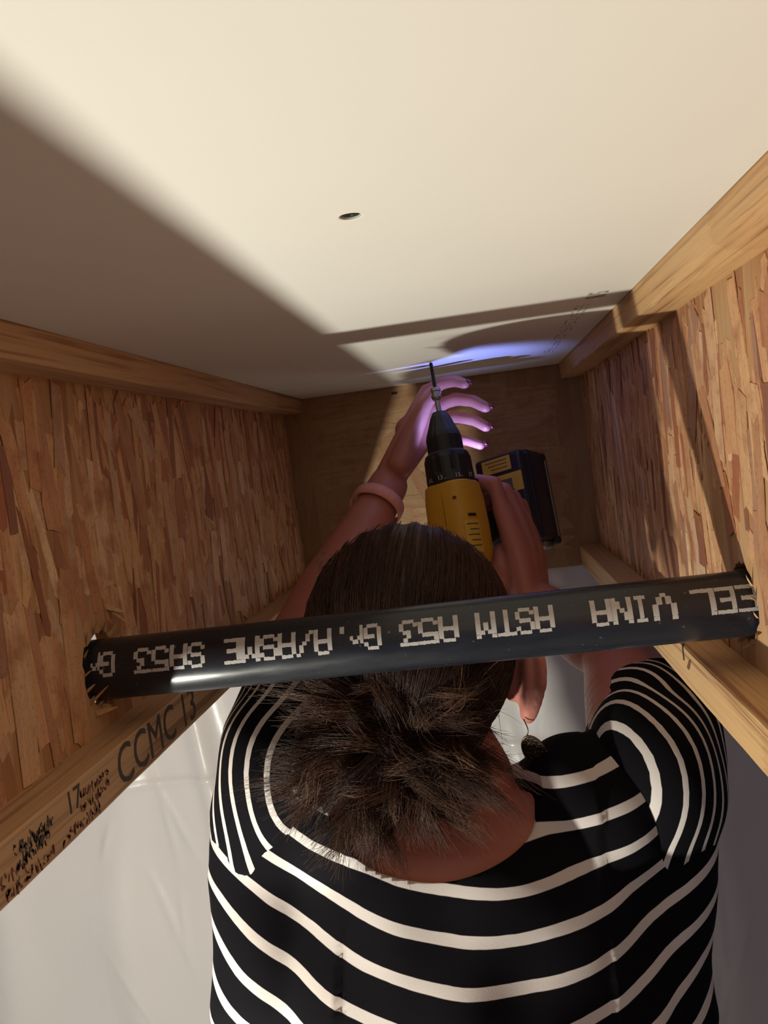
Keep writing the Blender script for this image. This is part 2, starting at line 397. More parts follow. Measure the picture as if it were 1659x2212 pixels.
def splinter(p0, p1, wdt, parent, side):
    p0, p1 = np.array(p0), np.array(p1); d = p1 - p0; n = np.cross(d, [1, 0, 0.3]); n /= np.linalg.norm(n) + 1e-9
    q = np.cross(d, n); q /= np.linalg.norm(q) + 1e-9
    V = [p0 + n * wdt / 2, p0 - n * wdt / 2, p0 + q * 0.0012, p0 + d * .6 + n * wdt * .35, p0 + d * .6 - n * wdt * .3, p0 + d * .6 + q * 0.0009, p1 + n * wdt * .1, p1 - n * wdt * .05]
    F = [(0, 1, 4, 3), (1, 2, 5, 4), (2, 0, 3, 5), (3, 4, 7, 6), (4, 5, 7), (5, 3, 6), (5, 6, 7), (0, 2, 1)]
    link('splinter', mesh('splinter', V, F), M['splinter'], parent)

def joist(side, label, lum, seed):
    root = empty('i_joist', (0, 0, 0)); tag(root, label, 'joist')
    tf = link('top_flange', flange_mesh('top_flange', side, Z1, ZC + 0.0130, wane if side > 0 else None), lum[0], root)
    bf = link('bottom_flange', flange_mesh('bottom_flange', side, Z3, Z2), lum[1], root)
    wb = link('web', web_mesh(side), M['osb'], root)
    n = (-side, 0, 0); av = [(PIPE_Y, PIPE_Z, 0.029)]
    basis = ((side * W2, 0, 0), (0, 1, 0), (0, 0, 1), n)
    small_flakes(wb, side, 900, seed + 200)
    add_flakes(wb, 165, basis, (-0.62, -0.01), (Z2 + 0.001, Z1 - 0.001), av, (0.035, 0.11), (0.007, 0.024), 0.17, FL, seed, 0.0003)
    add_flakes(wb, 120, basis, (-1.36, -0.55), (Z2 + 0.001, Z1 - 0.001), av, (0.04, 0.13), (0.007, 0.026), 0.2, FL, seed + 50, 0.0004)
    r = random.Random(seed)
    for k in range(15):
        a = 2 * math.pi * k / 15 + r.uniform(-.15, .15)
        if side > 0 and 0.6 < a < 2.2: continue
        rr = 0.0285; c, s_ = math.cos(a), math.sin(a)
        ln = r.uniform(0.006, 0.016)
        splinter((side * (W2 - 0.0004), PIPE_Y + rr * c, PIPE_Z + rr * s_), (side * (W2 - r.uniform(0.003, 0.008)), PIPE_Y + (rr + r.uniform(-0.003, 0.010)) * c + r.uniform(-.006, .006), PIPE_Z + (rr + r.uniform(-0.002, 0.010)) * s_ + ln * 0.3), r.uniform(0.002, 0.006), wb, side)
    return root, tf, wb, bf
JL = joist(-1, 'engineered wooden I-joist with shaded strand-board web and inked stamps along its bottom flange', (M['lumber_b'], M['lumber_b']), 3)
JR = joist(1, 'engineered wooden I-joist with brightly lit strand-board web and wane along its top flange', (M['lumber'], M['lumber']), 9)
# long splinters hanging over the pipe
splinter((-W2 + 0.0005, -0.742, 1.6885), (-W2 + 0.020, -0.745, 1.672), 0.007, JL[2], -1)
splinter((-W2 + 0.0005, -0.748, 1.692), (-W2 + 0.010, -0.735, 1.684), 0.006, JL[2], -1)
splinter((-W2 + 0.0005, -0.795, 1.628), (-W2 + 0.018, -0.800, 1.641), 0.006, JL[2], -1)
splinter((-W2 + 0.0005, -0.790, 1.619), (-W2 + 0.016, -0.786, 1.621), 0.005, JL[2], -1)

# ink on the left joist's bottom flange (inner side face, reads along the joist)
xf = -XI + 0.00018
def stamp(txt, y, z, size, mat, slant=0.0):
    font_text('ink_stamp', txt, size, mat, JL[3], frame((xf, y, z), (0, 1, slant), (0, 0, 1)))
stamp('CCMC 13', -0.832, 0.5 * (Z2 + Z3), 0.040, M['ink'])
stamp('17', -0.905, Z2 - 0.010, 0.020, M['ink'])
def smudge(y0, y1, z0, z1, mat, seed, rows=2):
    """worn, illegible ink strokes on the flange face"""
    r = random.Random(seed); V, F = [], []
    for q in range(rows):
        za = z0 + (z1 - z0) * q / rows; hb = (z1 - z0) / rows * 0.72; y = y0
        while y < y1:
            wd = r.uniform(0.0018, 0.0045)
            for _ in range(r.choice((2, 3, 3))):
                a = r.uniform(0, 3.14); cy, cz = y + r.uniform(0, wd), za + r.uniform(0.1, 0.9) * hb; L = r.uniform(0.3, 0.6) * hb; t = r.uniform(0.0004, 0.0009)
                dy, dz = math.cos(a) * L * 0.6, math.sin(a) * L; ny, nz = -math.sin(a) * t, math.cos(a) * t; b = len(V)
                V += [(xf, cy - dy - ny, cz - dz - nz), (xf, cy + dy - ny, cz + dz - nz), (xf, cy + dy * 0.8 + ny, cz + dz * 0.8 + nz), (xf, cy - dy * 0.7 + ny, cz - dz * 0.7 + nz)]; F.append((b, b + 1, b + 2, b + 3))
            y += wd * 1.25
    link('ink_smudge', mesh('ink_smudge', V, F), mat, JL[3])['kind'] = 'stuff'
smudge(-0.888, -0.845, Z2 - 0.021, Z2 - 0.006, M['ink_brown'], 1, 2); smudge(-0.915, -0.862, Z3 + 0.003, Z3 + 0.0115, M['ink_brown'], 2, 1)
smudge(-0.978, -0.925, Z3 + 0.002, Z3 + 0.0105, M['ink_brown'], 3, 1); smudge(-0.965, -0.925, Z2 - 0.020, Z2 - 0.004, M['ink'], 4, 2); smudge(-0.955, -0.930, Z2 - 0.018, Z2 - 0.006, M['ink'], 6, 1)
smudge(-0.990, -0.955, Z2 - 0.023, Z2 - 0.014, M['ink_brown'], 5, 1); smudge(-1.075, -1.045, Z2 - 0.028, Z2 - 0.012, M['ink'], 8, 2)

# nail and small dent on right bottom flange
bm = box_bm(XI - 0.0006, XI + 0.001, -0.700, -0.6975, Z2 - 0.012, Z2 + 0.004)
link('staple', bm_mesh('staple', bm), M['screw'], JR[3])
V = [(XI - 0.0003, -0.722, Z2 - 0.006), (XI - 0.0003, -0.716, Z2 - 0.0075), (XI - 0.0003, -0.706, Z2 - 0.016), (XI - 0.0003, -0.713, Z2 - 0.0165), (XI - 0.0003, -0.719, Z2 - 0.011)]
link('knot', mesh('knot', V, [(0, 1, 2, 3, 4)]), plain('knot_wood', (0.16, 0.075, 0.03), 0.7, var=.4, scale=200), JR[3])

# rim board closing the bay
rim = empty('rim_board'); tag(rim, 'pale strand-board rim board closing the far end of the joist bay', 'board')
me = bm_mesh('panel', box_bm(-W2 - 0.05, W2 + 0.05, 0.0005, 0.028, Z3, ZC + 0.013)); panel = link('panel', me, M['rim'], rim)
add_flakes(panel, 64, ((0, 0.0005, 0), (0, 0, 1), (1, 0, 0), (0, -1, 0)), (Z3 + 0.01, ZC - 0.008), (-XI + 0.01, XI - 0.01), [], (0.08, 0.2), (0.015, 0.045), 0.12, FLp, 21)
me = bm_mesh('nail', box_bm(-0.0605, -0.0515, -0.002, 0.001, 1.8795, 1.8825, 0.0008)); link('nail', me, M['screw'], rim)

# ------------------------------------------------------------------ plastic sheet over the wall
def mat_plastic():
    t = NT('clear_polythene'); c = t.coord()
    n = t.noise(t.coord('Object', (9, 9, 3)), 1.0, 3, 0.5, 0.8); f = t.noise(c, 40, 3)
    h = t.math('ADD', n, t.math('MULTIPLY', f, 0.16))
    t.base((0.85, 0.825, 0.815)); t.set(Roughness=0.32, Coat_Weight=0.6, Coat_Roughness=0.06); t.bump(h, 0.35, 0.010)
    tr = t.n('ShaderNodeBsdfTransparent'); mx = t.n('ShaderNodeMixShader'); mx.inputs[0].default_value = 0.80
    t.l(tr.outputs[0], mx.inputs[1]); t.l(t.b.outputs[0], mx.inputs[2]); t.l(mx.outputs[0], t.out.inputs[0]); return t.m
def build_sheet():
    nx, nz = 620, 300; xs = np.linspace(-1.6, 1.6, nx); zs = np.linspace(0.02, Z3 - 0.001, nz)
    X, Z = np.meshgrid(xs, zs)
    def ridge(x0, amp, wid, wob, ph): return amp * np.exp(-((X - x0 - wob * np.sin(Z * 7 + ph)) / wid) ** 2)
    Y = np.full_like(X, 0.012)
    for x0, a, wd, wb, ph in ((-0.46, -0.016, 0.022, 0.02, 0.3), (-0.34, -0.010, 0.03, 0.025, 2), (-0.26, 0.008, 0.02, 0.02, 1), (-0.62, -0.012, 0.04, 0.03, 4), (0.36, -0.012, 0.04, 0.03, 1), (0.55, -0.012, 0.03, 0.02, 2), (0.12, -0.006, 0.05, 0.03, 3), (-0.05, 0.006, 0.04, 0.02, 2), (0.8, -0.01, 0.04, 0.03, 1), (-0.9, -0.01, 0.04, 0.03, 1)):
        Y += ridge(x0, a, wd, wb, ph)
    for _ in range(14):
        kx, kz, ph = nr.uniform(4, 26), nr.uniform(3, 16), nr.uniform(0, 6.28); Y += 0.0016 * np.sin(kx * X + kz * Z + ph) * np.sin(kz * 0.7 * X - kx * 0.4 * Z + ph * 2)
    for x0, z0, a, L in [(nr.uniform(-0.75, 0.75), nr.uniform(0.7, 1.5), nr.uniform(-0.5, 0.5), nr.uniform(0.03, 0.12)) for _ in range(46)]:
        dx, dz = X - x0, Z - z0; al = dx * math.sin(a) + dz * math.cos(a); pe = dx * math.cos(a) - dz * math.sin(a); Y += -0.0035 * np.exp(-(al / L) ** 2 - (pe / 0.006) ** 2)
    # crimped vertical gathers near the top
    top = np.exp(-((Z3 - Z) / 0.22) ** 2); Y += 0.004 * top * np.sin(60 * X + 6 * Z) * np.sin(17 * X + 1)
    # horizontal fold crease
    zc = 1.275 + 0.02 * (X + 0.4); Y += -0.006 * np.exp(-np.abs(Z - zc) / 0.006)
    Y = np.minimum(Y, 0.024)
    top_fade = np.clip((Z3 - Z) / 0.03, 0, 1); Y = np.where(top_fade < 1, 0.010 * (1 - top_fade) + np.minimum(Y, 0.02) * top_fade, Y)
    V = np.stack([X, Y, Z], -1).reshape(-1, 3)
    i = np.arange(nx * nz).reshape(nz, nx); F = np.stack([i[:-1, :-1], i[:-1, 1:], i[1:, 1:], i[1:, :-1]], -1).reshape(-1, 4)
    return mesh('plastic_sheet', V, F, True)
tag(link('plastic_sheet', build_sheet(), mat_plastic()), 'glossy clear plastic vapour sheet with folds hung over the insulated wall', 'sheet')

# ------------------------------------------------------------------ pipe with dot-matrix print
FONT = {
 'A': ['01110', '10001', '10001', '11111', '10001', '10001', '10001'], 'S': ['01110', '10001', '10000', '01110', '00001', '10001', '01110'],
 'M': ['10001', '11011', '10101', '10101', '10001', '10001', '10001'], 'E': ['11111', '10000', '10000', '11110', '10000', '10000', '11111'],
 'T': ['11111', '00100', '00100', '00100', '00100', '00100', '00100'], 'V': ['10001', '10001', '10001', '10001', '01010', '01010', '00100'],
 'I': ['01110', '00100', '00100', '00100', '00100', '00100', '01110'], 'N': ['10001', '11001', '11001', '10101', '10011', '10011', '10001'],
 'L': ['10000', '10000', '10000', '10000', '10000', '10000', '11111'], '5': ['11111', '10000', '11110', '00001', '00001', '10001', '01110'],
 '3': ['11111', '00010', '00100', '00110', '00001', '10001', '01110'], 'G': ['01110', '10001', '10000', '10111', '10001', '10001', '01110'],
 'r': ['00000', '00000', '10110', '11001', '10000', '10000', '10000'], '.': ['00000', '00000', '00000', '00000', '00000', '01100', '01100'],
 '/': ['00001', '00010', '00010', '00100', '01000', '01000', '10000']}
# characters with the photo span they occupy along the pipe
CH = [('r', 196, 214), ('G', 215, 247), ('3', 289, 325), ('5', 328, 363), ('A', 367, 403), ('S', 406, 441), ('E', 484, 518), ('M', 520, 560), ('S', 562, 599), ('A', 601, 638),
      ('/', 640, 676), ('A', 679, 716), ('.', 727, 748), ('r', 757, 784), ('G', 787, 823), ('3', 864, 902), ('5', 905, 946), ('A', 949, 990), ('M', 1029, 1071), ('T', 1075, 1114),
      ('S', 1116, 1154), ('A', 1157, 1197), ('A', 1279, 1321), ('N', 1324, 1366), ('I', 1368, 1404), ('V', 1412, 1462), ('L', 1497, 1546), ('E', 1550, 1590), ('E', 1595, 1640)]
def pipe_x(px):
    y = 1445 - 0.104 * (px - 200); r = at(px, y, 1.0) - CAM
    return float(CAM[0] + r[0] * (PIPE_Y - 0.0225 - CAM[1]) / r[1])
def mat_pipe():
    t = NT('black_pipe_lacquer'); c = t.coord('Object', (14, 60, 60)); n = t.noise(c, 1.0, 6, 0.65); f = t.noise(t.coord(), 260, 3)
    sp = t.ramp(f, [(0.70, (0, 0, 0)), (0.76, (1, 1, 1))])
    t.base(t.mix(t.mix((0.007, 0.009, 0.016), (0.022, 0.023, 0.029), n), (0.22, 0.21, 0.20), t.math('MULTIPLY', sp, 0.6)))
    rr = t.ramp(n, [(0.3, (0.22, 0.22, 0.22)), (0.75, (0.42, 0.42, 0.42))]); t.l(rr, t.b.inputs['Roughness']); t.set(Coat_Weight=0.08, Coat_Roughness=0.25, Specular_IOR_Level=0.42)
    t.bump(n, 0.12, 0.0006); return t.m
V, F = [], []
n = 64; xs = np.linspace(-0.60, 0.62, 60)
for x in xs:
    for k in range(n):
        a = 2 * math.pi * k / n; V.append((x, PIPE_R * math.cos(a), PIPE_R * math.sin(a)))
for i in range(len(xs) - 1):
    for k in range(n): F.append((i * n + k, i * n + (k + 1) % n, (i + 1) * n + (k + 1) % n, (i + 1) * n + k))
root = empty('steel_pipe', (0, PIPE_Y, PIPE_Z)); tag(root, 'black steel pipe with white printing passing through both joist webs', 'pipe')
link('pipe_body', mesh('pipe_body', V, F, True), mat_pipe(), root)
V, F = [], []
A0, A1 = math.radians(-2), math.radians(44)
def arcpt(x, ang, r=PIPE_R + 0.00012): return (x, -r * math.cos(ang), r * math.sin(ang))
for ch, pa, pb in CH:
    x0, x1 = pipe_x(pa), pipe_x(pb); bmp = FONT[ch]; cw = (x1 - x0) / 5
    for r_ in range(7):
        rh = (A1 - A0) / 7; a_lo = A0 + rh * r_; a_lo -= rh * 0.03; a_hi = a_lo + rh * 1.13
        if r_ == 0: a_hi = a_lo + rh * 0.94
        c = 0
        while c < 5:
            if bmp[r_][c] == '1':
                e = c
                while e < 5 and bmp[r_][e] == '1': e += 1
                xr, xl = x1 - c * cw + cw * .14, x1 - e * cw - cw * .14      # reads towards -x
                sub = max(2, int((xr - xl) / 0.0007)); b = len(V)
                for q in range(sub + 1):
                    x = xl + (xr - xl) * q / sub; j1, j2 = rnd.uniform(-.10, .10) * rh, rnd.uniform(-.10, .10) * rh
                    V += [arcpt(x, a_lo + j1), arcpt(x, (a_lo + a_hi) / 2), arcpt(x, a_hi + j2)]
                for q in range(sub):
                    for s_ in range(2): F.append((b + q * 3 + s_, b + (q + 1) * 3 + s_, b + (q + 1) * 3 + s_ + 1, b + q * 3 + s_ + 1))
                c = e
            else: c += 1
t = NT('white_pipe_ink'); nn = t.noise(t.coord(), 700, 3); t.base(t.mix((0.42, 0.41, 0.40), (0.56, 0.54, 0.52), nn)); t.set(Roughness=0.55)
tx = link('printed_text', mesh('printed_text', V, F), t.m, root); tx['label'] = 'white dot-matrix lettering'; tx['kind'] = 'stuff'
#__PERSON__
# ------------------------------------------------------------------ the woman
def mat_skin():
    t = NT('skin'); c = t.coord(); n = t.noise(c, 30, 4); f = t.noise(c, 500, 2)
    t.base(t.mix((0.42, 0.145, 0.112), (0.53, 0.21, 0.165), n)); t.set(Roughness=0.5, Subsurface_Weight=0.12, Subsurface_Scale=0.01)
    t.b.inputs['Subsurface Radius'].default_value = (1.0, 0.35, 0.2); t.bump(f, 0.08, 0.0004); return t.m
M['skin'] = mat_skin()
M['nail'] = plain('dark_red_nail_polish', (0.09, 0.008, 0.02), 0.2, var=0.1, coat=0.6)

SPH = None
def unit_sphere(nu=20, nv=12):
    V, F = [(0, 0, 1)], []
    for i in range(1, nv):
        th = math.pi * i / nv
        for k in range(nu): a = 2 * math.pi * k / nu; V.append((math.sin(th) * math.cos(a), math.sin(th) * math.sin(a), math.cos(th)))
    V.append((0, 0, -1)); L = len(V) - 1
    for k in range(nu): F.append((0, 1 + k, 1 + (k + 1) % nu)); F.append((L, L - nu + (k + 1) % nu, L - nu + k))
    for i in range(nv - 2):
        for k in range(nu): a = 1 + i * nu; F.append((a + k, a + nu + k, a + nu + (k + 1) % nu, a + (k + 1) % nu))
    return np.array(V, float), F
SV, SF = unit_sphere()
class Blob:
    def __init__(s): s.V = []; s.F = []; s.n = 0
    def ell(s, c, r, B=None):
        """ellipsoid at c with radii r in basis B (columns)"""
        r = np.broadcast_to(np.asarray(r, float), (3,)); v = SV * r
        if B is not None: v = v @ np.asarray(B).T
        s.V.append(v + np.asarray(c)); s.F += [tuple(i + s.n for i in f) for f in SF]; s.n += len(SV)
    def sweep(s, pts, rads, B=None, step=0.35):
        pts = [np.asarray(p, float) for p in pts]; rads = [np.broadcast_to(np.asarray(r, float), (3,)) for r in rads]
        for p, q, a, b in zip(pts[:-1], pts[1:], rads[:-1], rads[1:]):
            L = np.linalg.norm(q - p); k = max(2, int(L / (min(a.min(), b.min()) * step)) + 1)
            for i in range(k):
                t = i / (k - 1); s.ell(p + (q - p) * t, a + (b - a) * t, B)
    def remesh(s, name, voxel, smooth=6, fac=0.5):
        me = mesh(name, np.concatenate(s.V), s.F); o = bpy.data.objects.new(name, me); COL.objects.link(o)
        md = o.modifiers.new('r', 'REMESH'); md.mode = 'VOXEL'; md.voxel_size = voxel; md.use_smooth_shade = True
        sm = o.modifiers.new('s', 'SMOOTH'); sm.factor = fac; sm.iterations = smooth
        dg = bpy.context.evaluated_depsgraph_get(); out = bpy.data.meshes.new_from_object(o.evaluated_get(dg))
        bpy.data.objects.remove(o); bpy.data.meshes.remove(me); out.name = name
        out.polygons.foreach_set('use_smooth', [True] * len(out.polygons)); return out
def unit(v): v = np.asarray(v, float); return v / np.linalg.norm(v)

# joints
HC = at(884, 1390, 0.798)
C7 = at(985, 1790, 0.785)
SHL, ELL, WRL = at(612, 1650, 0.790), at(640, 1405, 0.96), at(838, 1050, 1.125)
SHR, ELR = at(1400, 1650, 0.795), at(1338, 1412, 0.985)
U = unit(SHR - SHL); U[1] *= 0.7; U = unit(U)                      # lateral axis of the trunk
CH = 0.5 * (SHL + SHR) + np.array([0, 0.025, -0.085])              # chest centre
CH[0] -= 0.012; AB = np.array([-0.018, CH[1] - 0.105, 1.20]); PV = np.array([-0.012, CH[1] - 0.175, 0.97])
TB = np.stack([U, unit(np.cross([0, 0, 1.0], U)), np.array([0, 0, 1.0])], 1)
TB[:, 2] = unit(np.cross(TB[:, 0], TB[:, 1]))

# drill frame (needed for the right hand): origin at bit tip, z up the bit, x along the grip
TIP = np.array([0.0205, -0.2993, ZC - 0.0006])
DZ = unit((-0.055, 0.24, 0.965)); hx = np.array([0.49, 0.87, 0.0]); DX = unit(hx - DZ * (hx @ DZ)); DY = np.cross(DZ, DX)
def dl(x, y, z): return TIP + DX * x + DY * y + DZ * z

def trunk(b, g):
    """trunk ellipsoids grown by g"""
    sh = 0.5 * (SHL + SHR)
    b.sweep([PV, AB, CH, sh + np.array([0, 0.025, -0.070])], [(0.182 + g, 0.130 + g, 0.10), (0.190 + g, 0.122 + g, 0.10), (0.206 + g, 0.114 + g, 0.062), (0.140 + g, 0.082 + g, 0.040 + g)], TB, 0.3)
    for s_, S in ((-1, SHL), (1, SHR)):
        b.ell(S + np.array([0, 0.02, -0.012]), 0.052 + g); b.ell(0.66 * S + 0.34 * sh + np.array([0, 0.035, -0.040]), (0.070 + g, 0.050 + g, 0.022 + g), TB)
        b.ell(0.68 * S + 0.32 * CH + np.array([0, 0.0, -0.030]), 0.072 + g)
    b.sweep([at(612, 1750, 0.80), at(592, 1900, 0.79), at(590, 2150, 0.755)], [0.052 + g, 0.050 + g, 0.048 + g]); b.sweep([at(1400, 1750, 0.81), at(1405, 1900, 0.80), at(1408, 2150, 0.765)], [0.052 + g, 0.050 + g, 0.048 + g])
    # trapezius
    for S in (SHL, SHR): b.sweep([C7 + np.array([0, 0.035, -0.012]), 0.62 * S + 0.38 * C7 + np.array([0, 0.035, -0.030])], [0.042 + g, 0.034 + g])
    b.ell(CH + TB[:, 1] * 0.075 + np.array([0.07, 0, -0.075]), 0.062 + g); b.ell(CH + TB[:, 1] * 0.075 + np.array([-0.07, 0, -0.075]), 0.062 + g)

# head basis: lateral, front, up; tipped back
tip_ = math.radians(32); HX = unit(U * np.array([1, 1, 0.6])); HF0 = unit(np.cross([0, 0, 1.0], HX)); HU0 = np.cross(HX, HF0)
HF = HF0 * math.cos(tip_) + HU0 * math.sin(tip_); HU = HU0 * math.cos(tip_) - HF0 * math.sin(tip_)
HB = np.stack([HX, HF, HU], 1)
EARC = at(1140, 1478, 0.790)
def hp(x, y, z): return HC + HX * x + HF * y + HU * z

person = empty('person', (0.0, -0.70, 0.0)); tag(person, 'woman in black and white striped top drilling overhead, seen from behind', 'person')
PO = Vector((0.0, 0.70, 0.0))
def attach(name, me, mat, parent=None):
    me.transform(Matrix.Translation(PO)); return link(name, me, mat, parent if parent is not None else person)

def finger(b, pts, r0, r1): b.sweep(pts, list(np.linspace(r0, r1, len(pts))), None, 0.4)
NAILS = []
def build_body():
    b = Blob(); trunk(b, 0.0)
    # head: skull, face, jaw, nose, brow, lips
    b.ell(hp(0, -0.012, 0.020), (0.076, 0.094, 0.092), HB); b.ell(hp(0, 0.034, -0.045), (0.062, 0.062, 0.075), HB); b.ell(hp(0, 0.062, -0.098), (0.030, 0.028, 0.022), HB)
    b.sweep([hp(0, 0.098, -0.015), hp(0, 0.112, -0.048)], [0.009, 0.012]); b.ell(hp(0.012, 0.104, -0.05), 0.008); b.ell(hp(-0.012, 0.104, -0.05), 0.008)
    b.sweep([hp(-0.022, 0.090, -0.074), hp(0, 0.096, -0.073), hp(0.022, 0.090, -0.074)], [0.005, 0.007, 0.005]); b.sweep([hp(-0.020, 0.088, -0.083), hp(0, 0.094, -0.084), hp(0.020, 0.088, -0.083)], [0.005, 0.007, 0.005])
    for s_ in (-1, 1):
        b.ell(hp(s_ * 0.031, 0.082, -0.012), 0.013); b.sweep([hp(s_ * 0.014, 0.092, 0.006), hp(s_ * 0.045, 0.078, 0.006)], [0.008, 0.007]); b.ell(hp(s_ * 0.045, 0.062, -0.045), 0.024)
    # neck
    b.sweep([hp(0, -0.030, -0.060), C7 + np.array([0.0, 0.035, 0.030]), C7 + np.array([0, 0.05, -0.04])], [0.056, 0.058, 0.070], None, 0.2)
    b.ell(C7 + np.array([0.0, 0.012, -0.012]), 0.050)
    # ears
    for s_ in (-1, 1):
        ec_ = EARC if s_ > 0 else EARC - HX * (2 * ((EARC - HC) @ HX) - 0.024) + HF * 0.02; eu = unit(0.75 * np.array([0, 0, 1.0]) + 0.35 * HU + HX * s_ * 0.10); ef = unit(HF - eu * (HF @ eu)); el = np.cross(ef, eu); el = el * np.sign(el @ HX)
        q = lambda a, c, o=0.0: ec_ + ef * a + eu * c + el * s_ * o
        b.sweep([q(0.012, 0.006, -0.008), q(0.016, 0.024, -0.003), q(0.004, 0.035, 0.004), q(-0.012, 0.028, 0.009), q(-0.018, 0.010, 0.010), q(-0.014, -0.010, 0.007), q(-0.004, -0.026, 0.003)], [0.005, 0.0052, 0.0052, 0.0055, 0.005, 0.005, 0.0070], None, 0.3)
        b.ell(q(-0.002, 0.004, -0.002), (0.0075, 0.017, 0.030), np.stack([el, ef, eu], 1)); b.sweep([q(-0.002, -0.022, 0.001), q(-0.002, -0.031, 0.001)], [0.0090, 0.0075]); b.ell(q(0.006, 0.0, -0.012), (0.012, 0.012, 0.020), np.stack([el, ef, eu], 1))
    # legs and feet
    for s_ in (-1, 1):
        hip = PV + U * s_ * 0.085 + np.array([0, 0, -0.04]); kn = np.array([s_ * 0.10, PV[1] + 0.02, 0.50]); an = np.array([s_ * 0.11, PV[1] - 0.02, 0.085])
        b.sweep([hip, kn, an], [0.088, 0.058, 0.040]); b.sweep([an + np.array([0, -0.02, -0.045]), an + np.array([0.01 * s_, 0.14, -0.058])], [0.036, 0.026])
    # left arm and hand (behind the chuck)
    b.sweep([SHL + np.array([0, 0.01, 0]), 0.5 * (SHL + ELL), ELL, ELL + (WRL - ELL) * 0.3, ELL + (WRL - ELL) * 0.75, WRL], [0.050, 0.046, 0.038, 0.039, 0.029, 0.026], None, 0.3)
    mcp = [at(922, 846, 1.150), at(930, 884, 1.158), at(928, 922, 1.156), at(916, 956, 1.150)]
    base = [WRL + np.array([0.0, 0, 0.008]) + 0.010 * k * unit(mcp[3] - mcp[0]) for k in (-1, -.3, .4, 1)]
    for m_, w_ in zip(mcp, base): b.sweep([w_, 0.45 * w_ + 0.55 * m_, m_], [0.015, 0.0135, 0.0105])
    b.ell(at(885, 930, 1.145), 0.020)
    fl = [[mcp[0], at(958, 826, 1.136), at(984, 823, 1.122), at(1003, 829, 1.112)], [mcp[1], at(985, 862, 1.140), at(1022, 866, 1.124), at(1049, 880, 1.112)],
          [mcp[2], at(985, 902, 1.140), at(1026, 908, 1.122), at(1050, 922, 1.110)], [mcp[3], at(972, 948, 1.134), at(1010, 952, 1.118), at(1038, 962, 1.108)]]
    for k, f in enumerate(fl):
        finger(b, f, (0.0098, 0.0100, 0.0095, 0.0086)[k], (0.0072, 0.0076, 0.0072, 0.0064)[k]); NAILS.append((f[-1], unit(f[-1] - f[-2]), 0))
    th = [WRL + (mcp[0] - WRL) * 0.22 + np.array([0.006, -0.016, 0]), at(893, 930, 1.118), at(918, 872, 1.112), at(940, 846, 1.110)]
    b.sweep(th, [0.017, 0.0135, 0.0105, 0.0085], None, 0.35)
    # right arm and hand on the grip
    HZ = -0.022; wr = dl(0.058, -0.050, -0.292 + HZ)
    b.sweep([SHR + np.array([0, 0.01, 0]), 0.5 * (SHR + ELR), ELR, ELR + (wr - ELR) * 0.3, ELR + (wr - ELR) * 0.75, wr], [0.054, 0.049, 0.041, 0.041, 0.031, 0.027], None, 0.3)
    kn = [dl(0.046, -0.037, -0.174 + HZ), dl(0.066, -0.042, -0.180 + HZ), dl(0.086, -0.041, -0.188 + HZ), dl(0.103, -0.036, -0.198 + HZ)]
    wb = [wr + DX * (k * 0.012) + DZ * 0.01 for k in (-1, -.3, .4, 1)]
    for m_, w_ in zip(kn, wb): b.sweep([w_, 0.45 * w_ + 0.55 * m_ + DY * -0.004, m_], [0.0165, 0.0155, 0.0125])
    b.ell(dl(0.060, -0.022, -0.245 + HZ), (0.030, 0.020, 0.034), np.stack([DX, DY, DZ], 1)); b.ell(dl(0.075, -0.043, -0.222 + HZ), (0.036, 0.0165, 0.046), np.stack([DX, DY, DZ], 1))
    for k, m_ in enumerate(kn):
        x = (0.040, 0.064, 0.083, 0.099)[k]; zz = (-0.136, -0.142, -0.150, -0.160)[k] + HZ
        f = [m_, dl(x, -0.036, zz - 0.006), dl(x, -0.012, zz + 0.004), dl(x, 0.016, zz - 0.004), dl(x, 0.026, zz - 0.022)]
        b.sweep(f, [0.0108, 0.0100, 0.0092, 0.0085, 0.0074], None, 0.4)
    b.sweep([dl(0.048, -0.018, -0.262 + HZ), dl(0.038, 0.012, -0.240 + HZ), dl(0.042, 0.034, -0.207 + HZ), dl(0.050, 0.036, -0.182 + HZ)], [0.018, 0.0145, 0.0112, 0.009], None, 0.35)
    return b.remesh('body', 0.0028, 5, 0.5), wr
bme, WRR = build_body()
body = attach('body', bme, M['skin'])
for tipp, d, _ in NAILS:
    up = unit(np.array([0.2, 0.55, 0.8])); up = unit(up - d * (up @ d)); sd = np.cross(d, up); B = np.stack([sd, d, up], 1); c = tipp + d * 0.0038 + up * 0.0040
    attach('fingernail', mesh('fingernail', (SV * np.array([0.0050, 0.0068, 0.0030])) @ B.T + c, SF, True), M['nail'], body)

# wristband on the left forearm
ax = unit(WRL - ELL); c0 = ELL + (WRL - ELL) * 0.86; u0 = unit(np.cross(ax, [0, 0, 1.0])); v0 = np.cross(ax, u0)
V, F = [], []; n = 40; prof = [(0.0310, -0.0085), (0.0330, -0.0085), (0.0335, 0.0), (0.0330, 0.0085), (0.0310, 0.0085)]
for r_, h_ in prof:
    for k in range(n): a = 2 * math.pi * k / n; V.append(c0 + ax * h_ + u0 * math.cos(a) * r_ * 1.06 + v0 * math.sin(a) * r_)
for i in range(len(prof)):
    for k in range(n): j = (i + 1) % len(prof); F.append((i * n + k, i * n + (k + 1) % n, j * n + (k + 1) % n, j * n + k))
M['band'] = plain('pink_silicone', (0.80, 0.36, 0.32), 0.5, var=0.05)
wbnd = attach('wristband', mesh('wristband', V, F, True), M['band']); wbnd['label'] = 'pink silicone wristband'
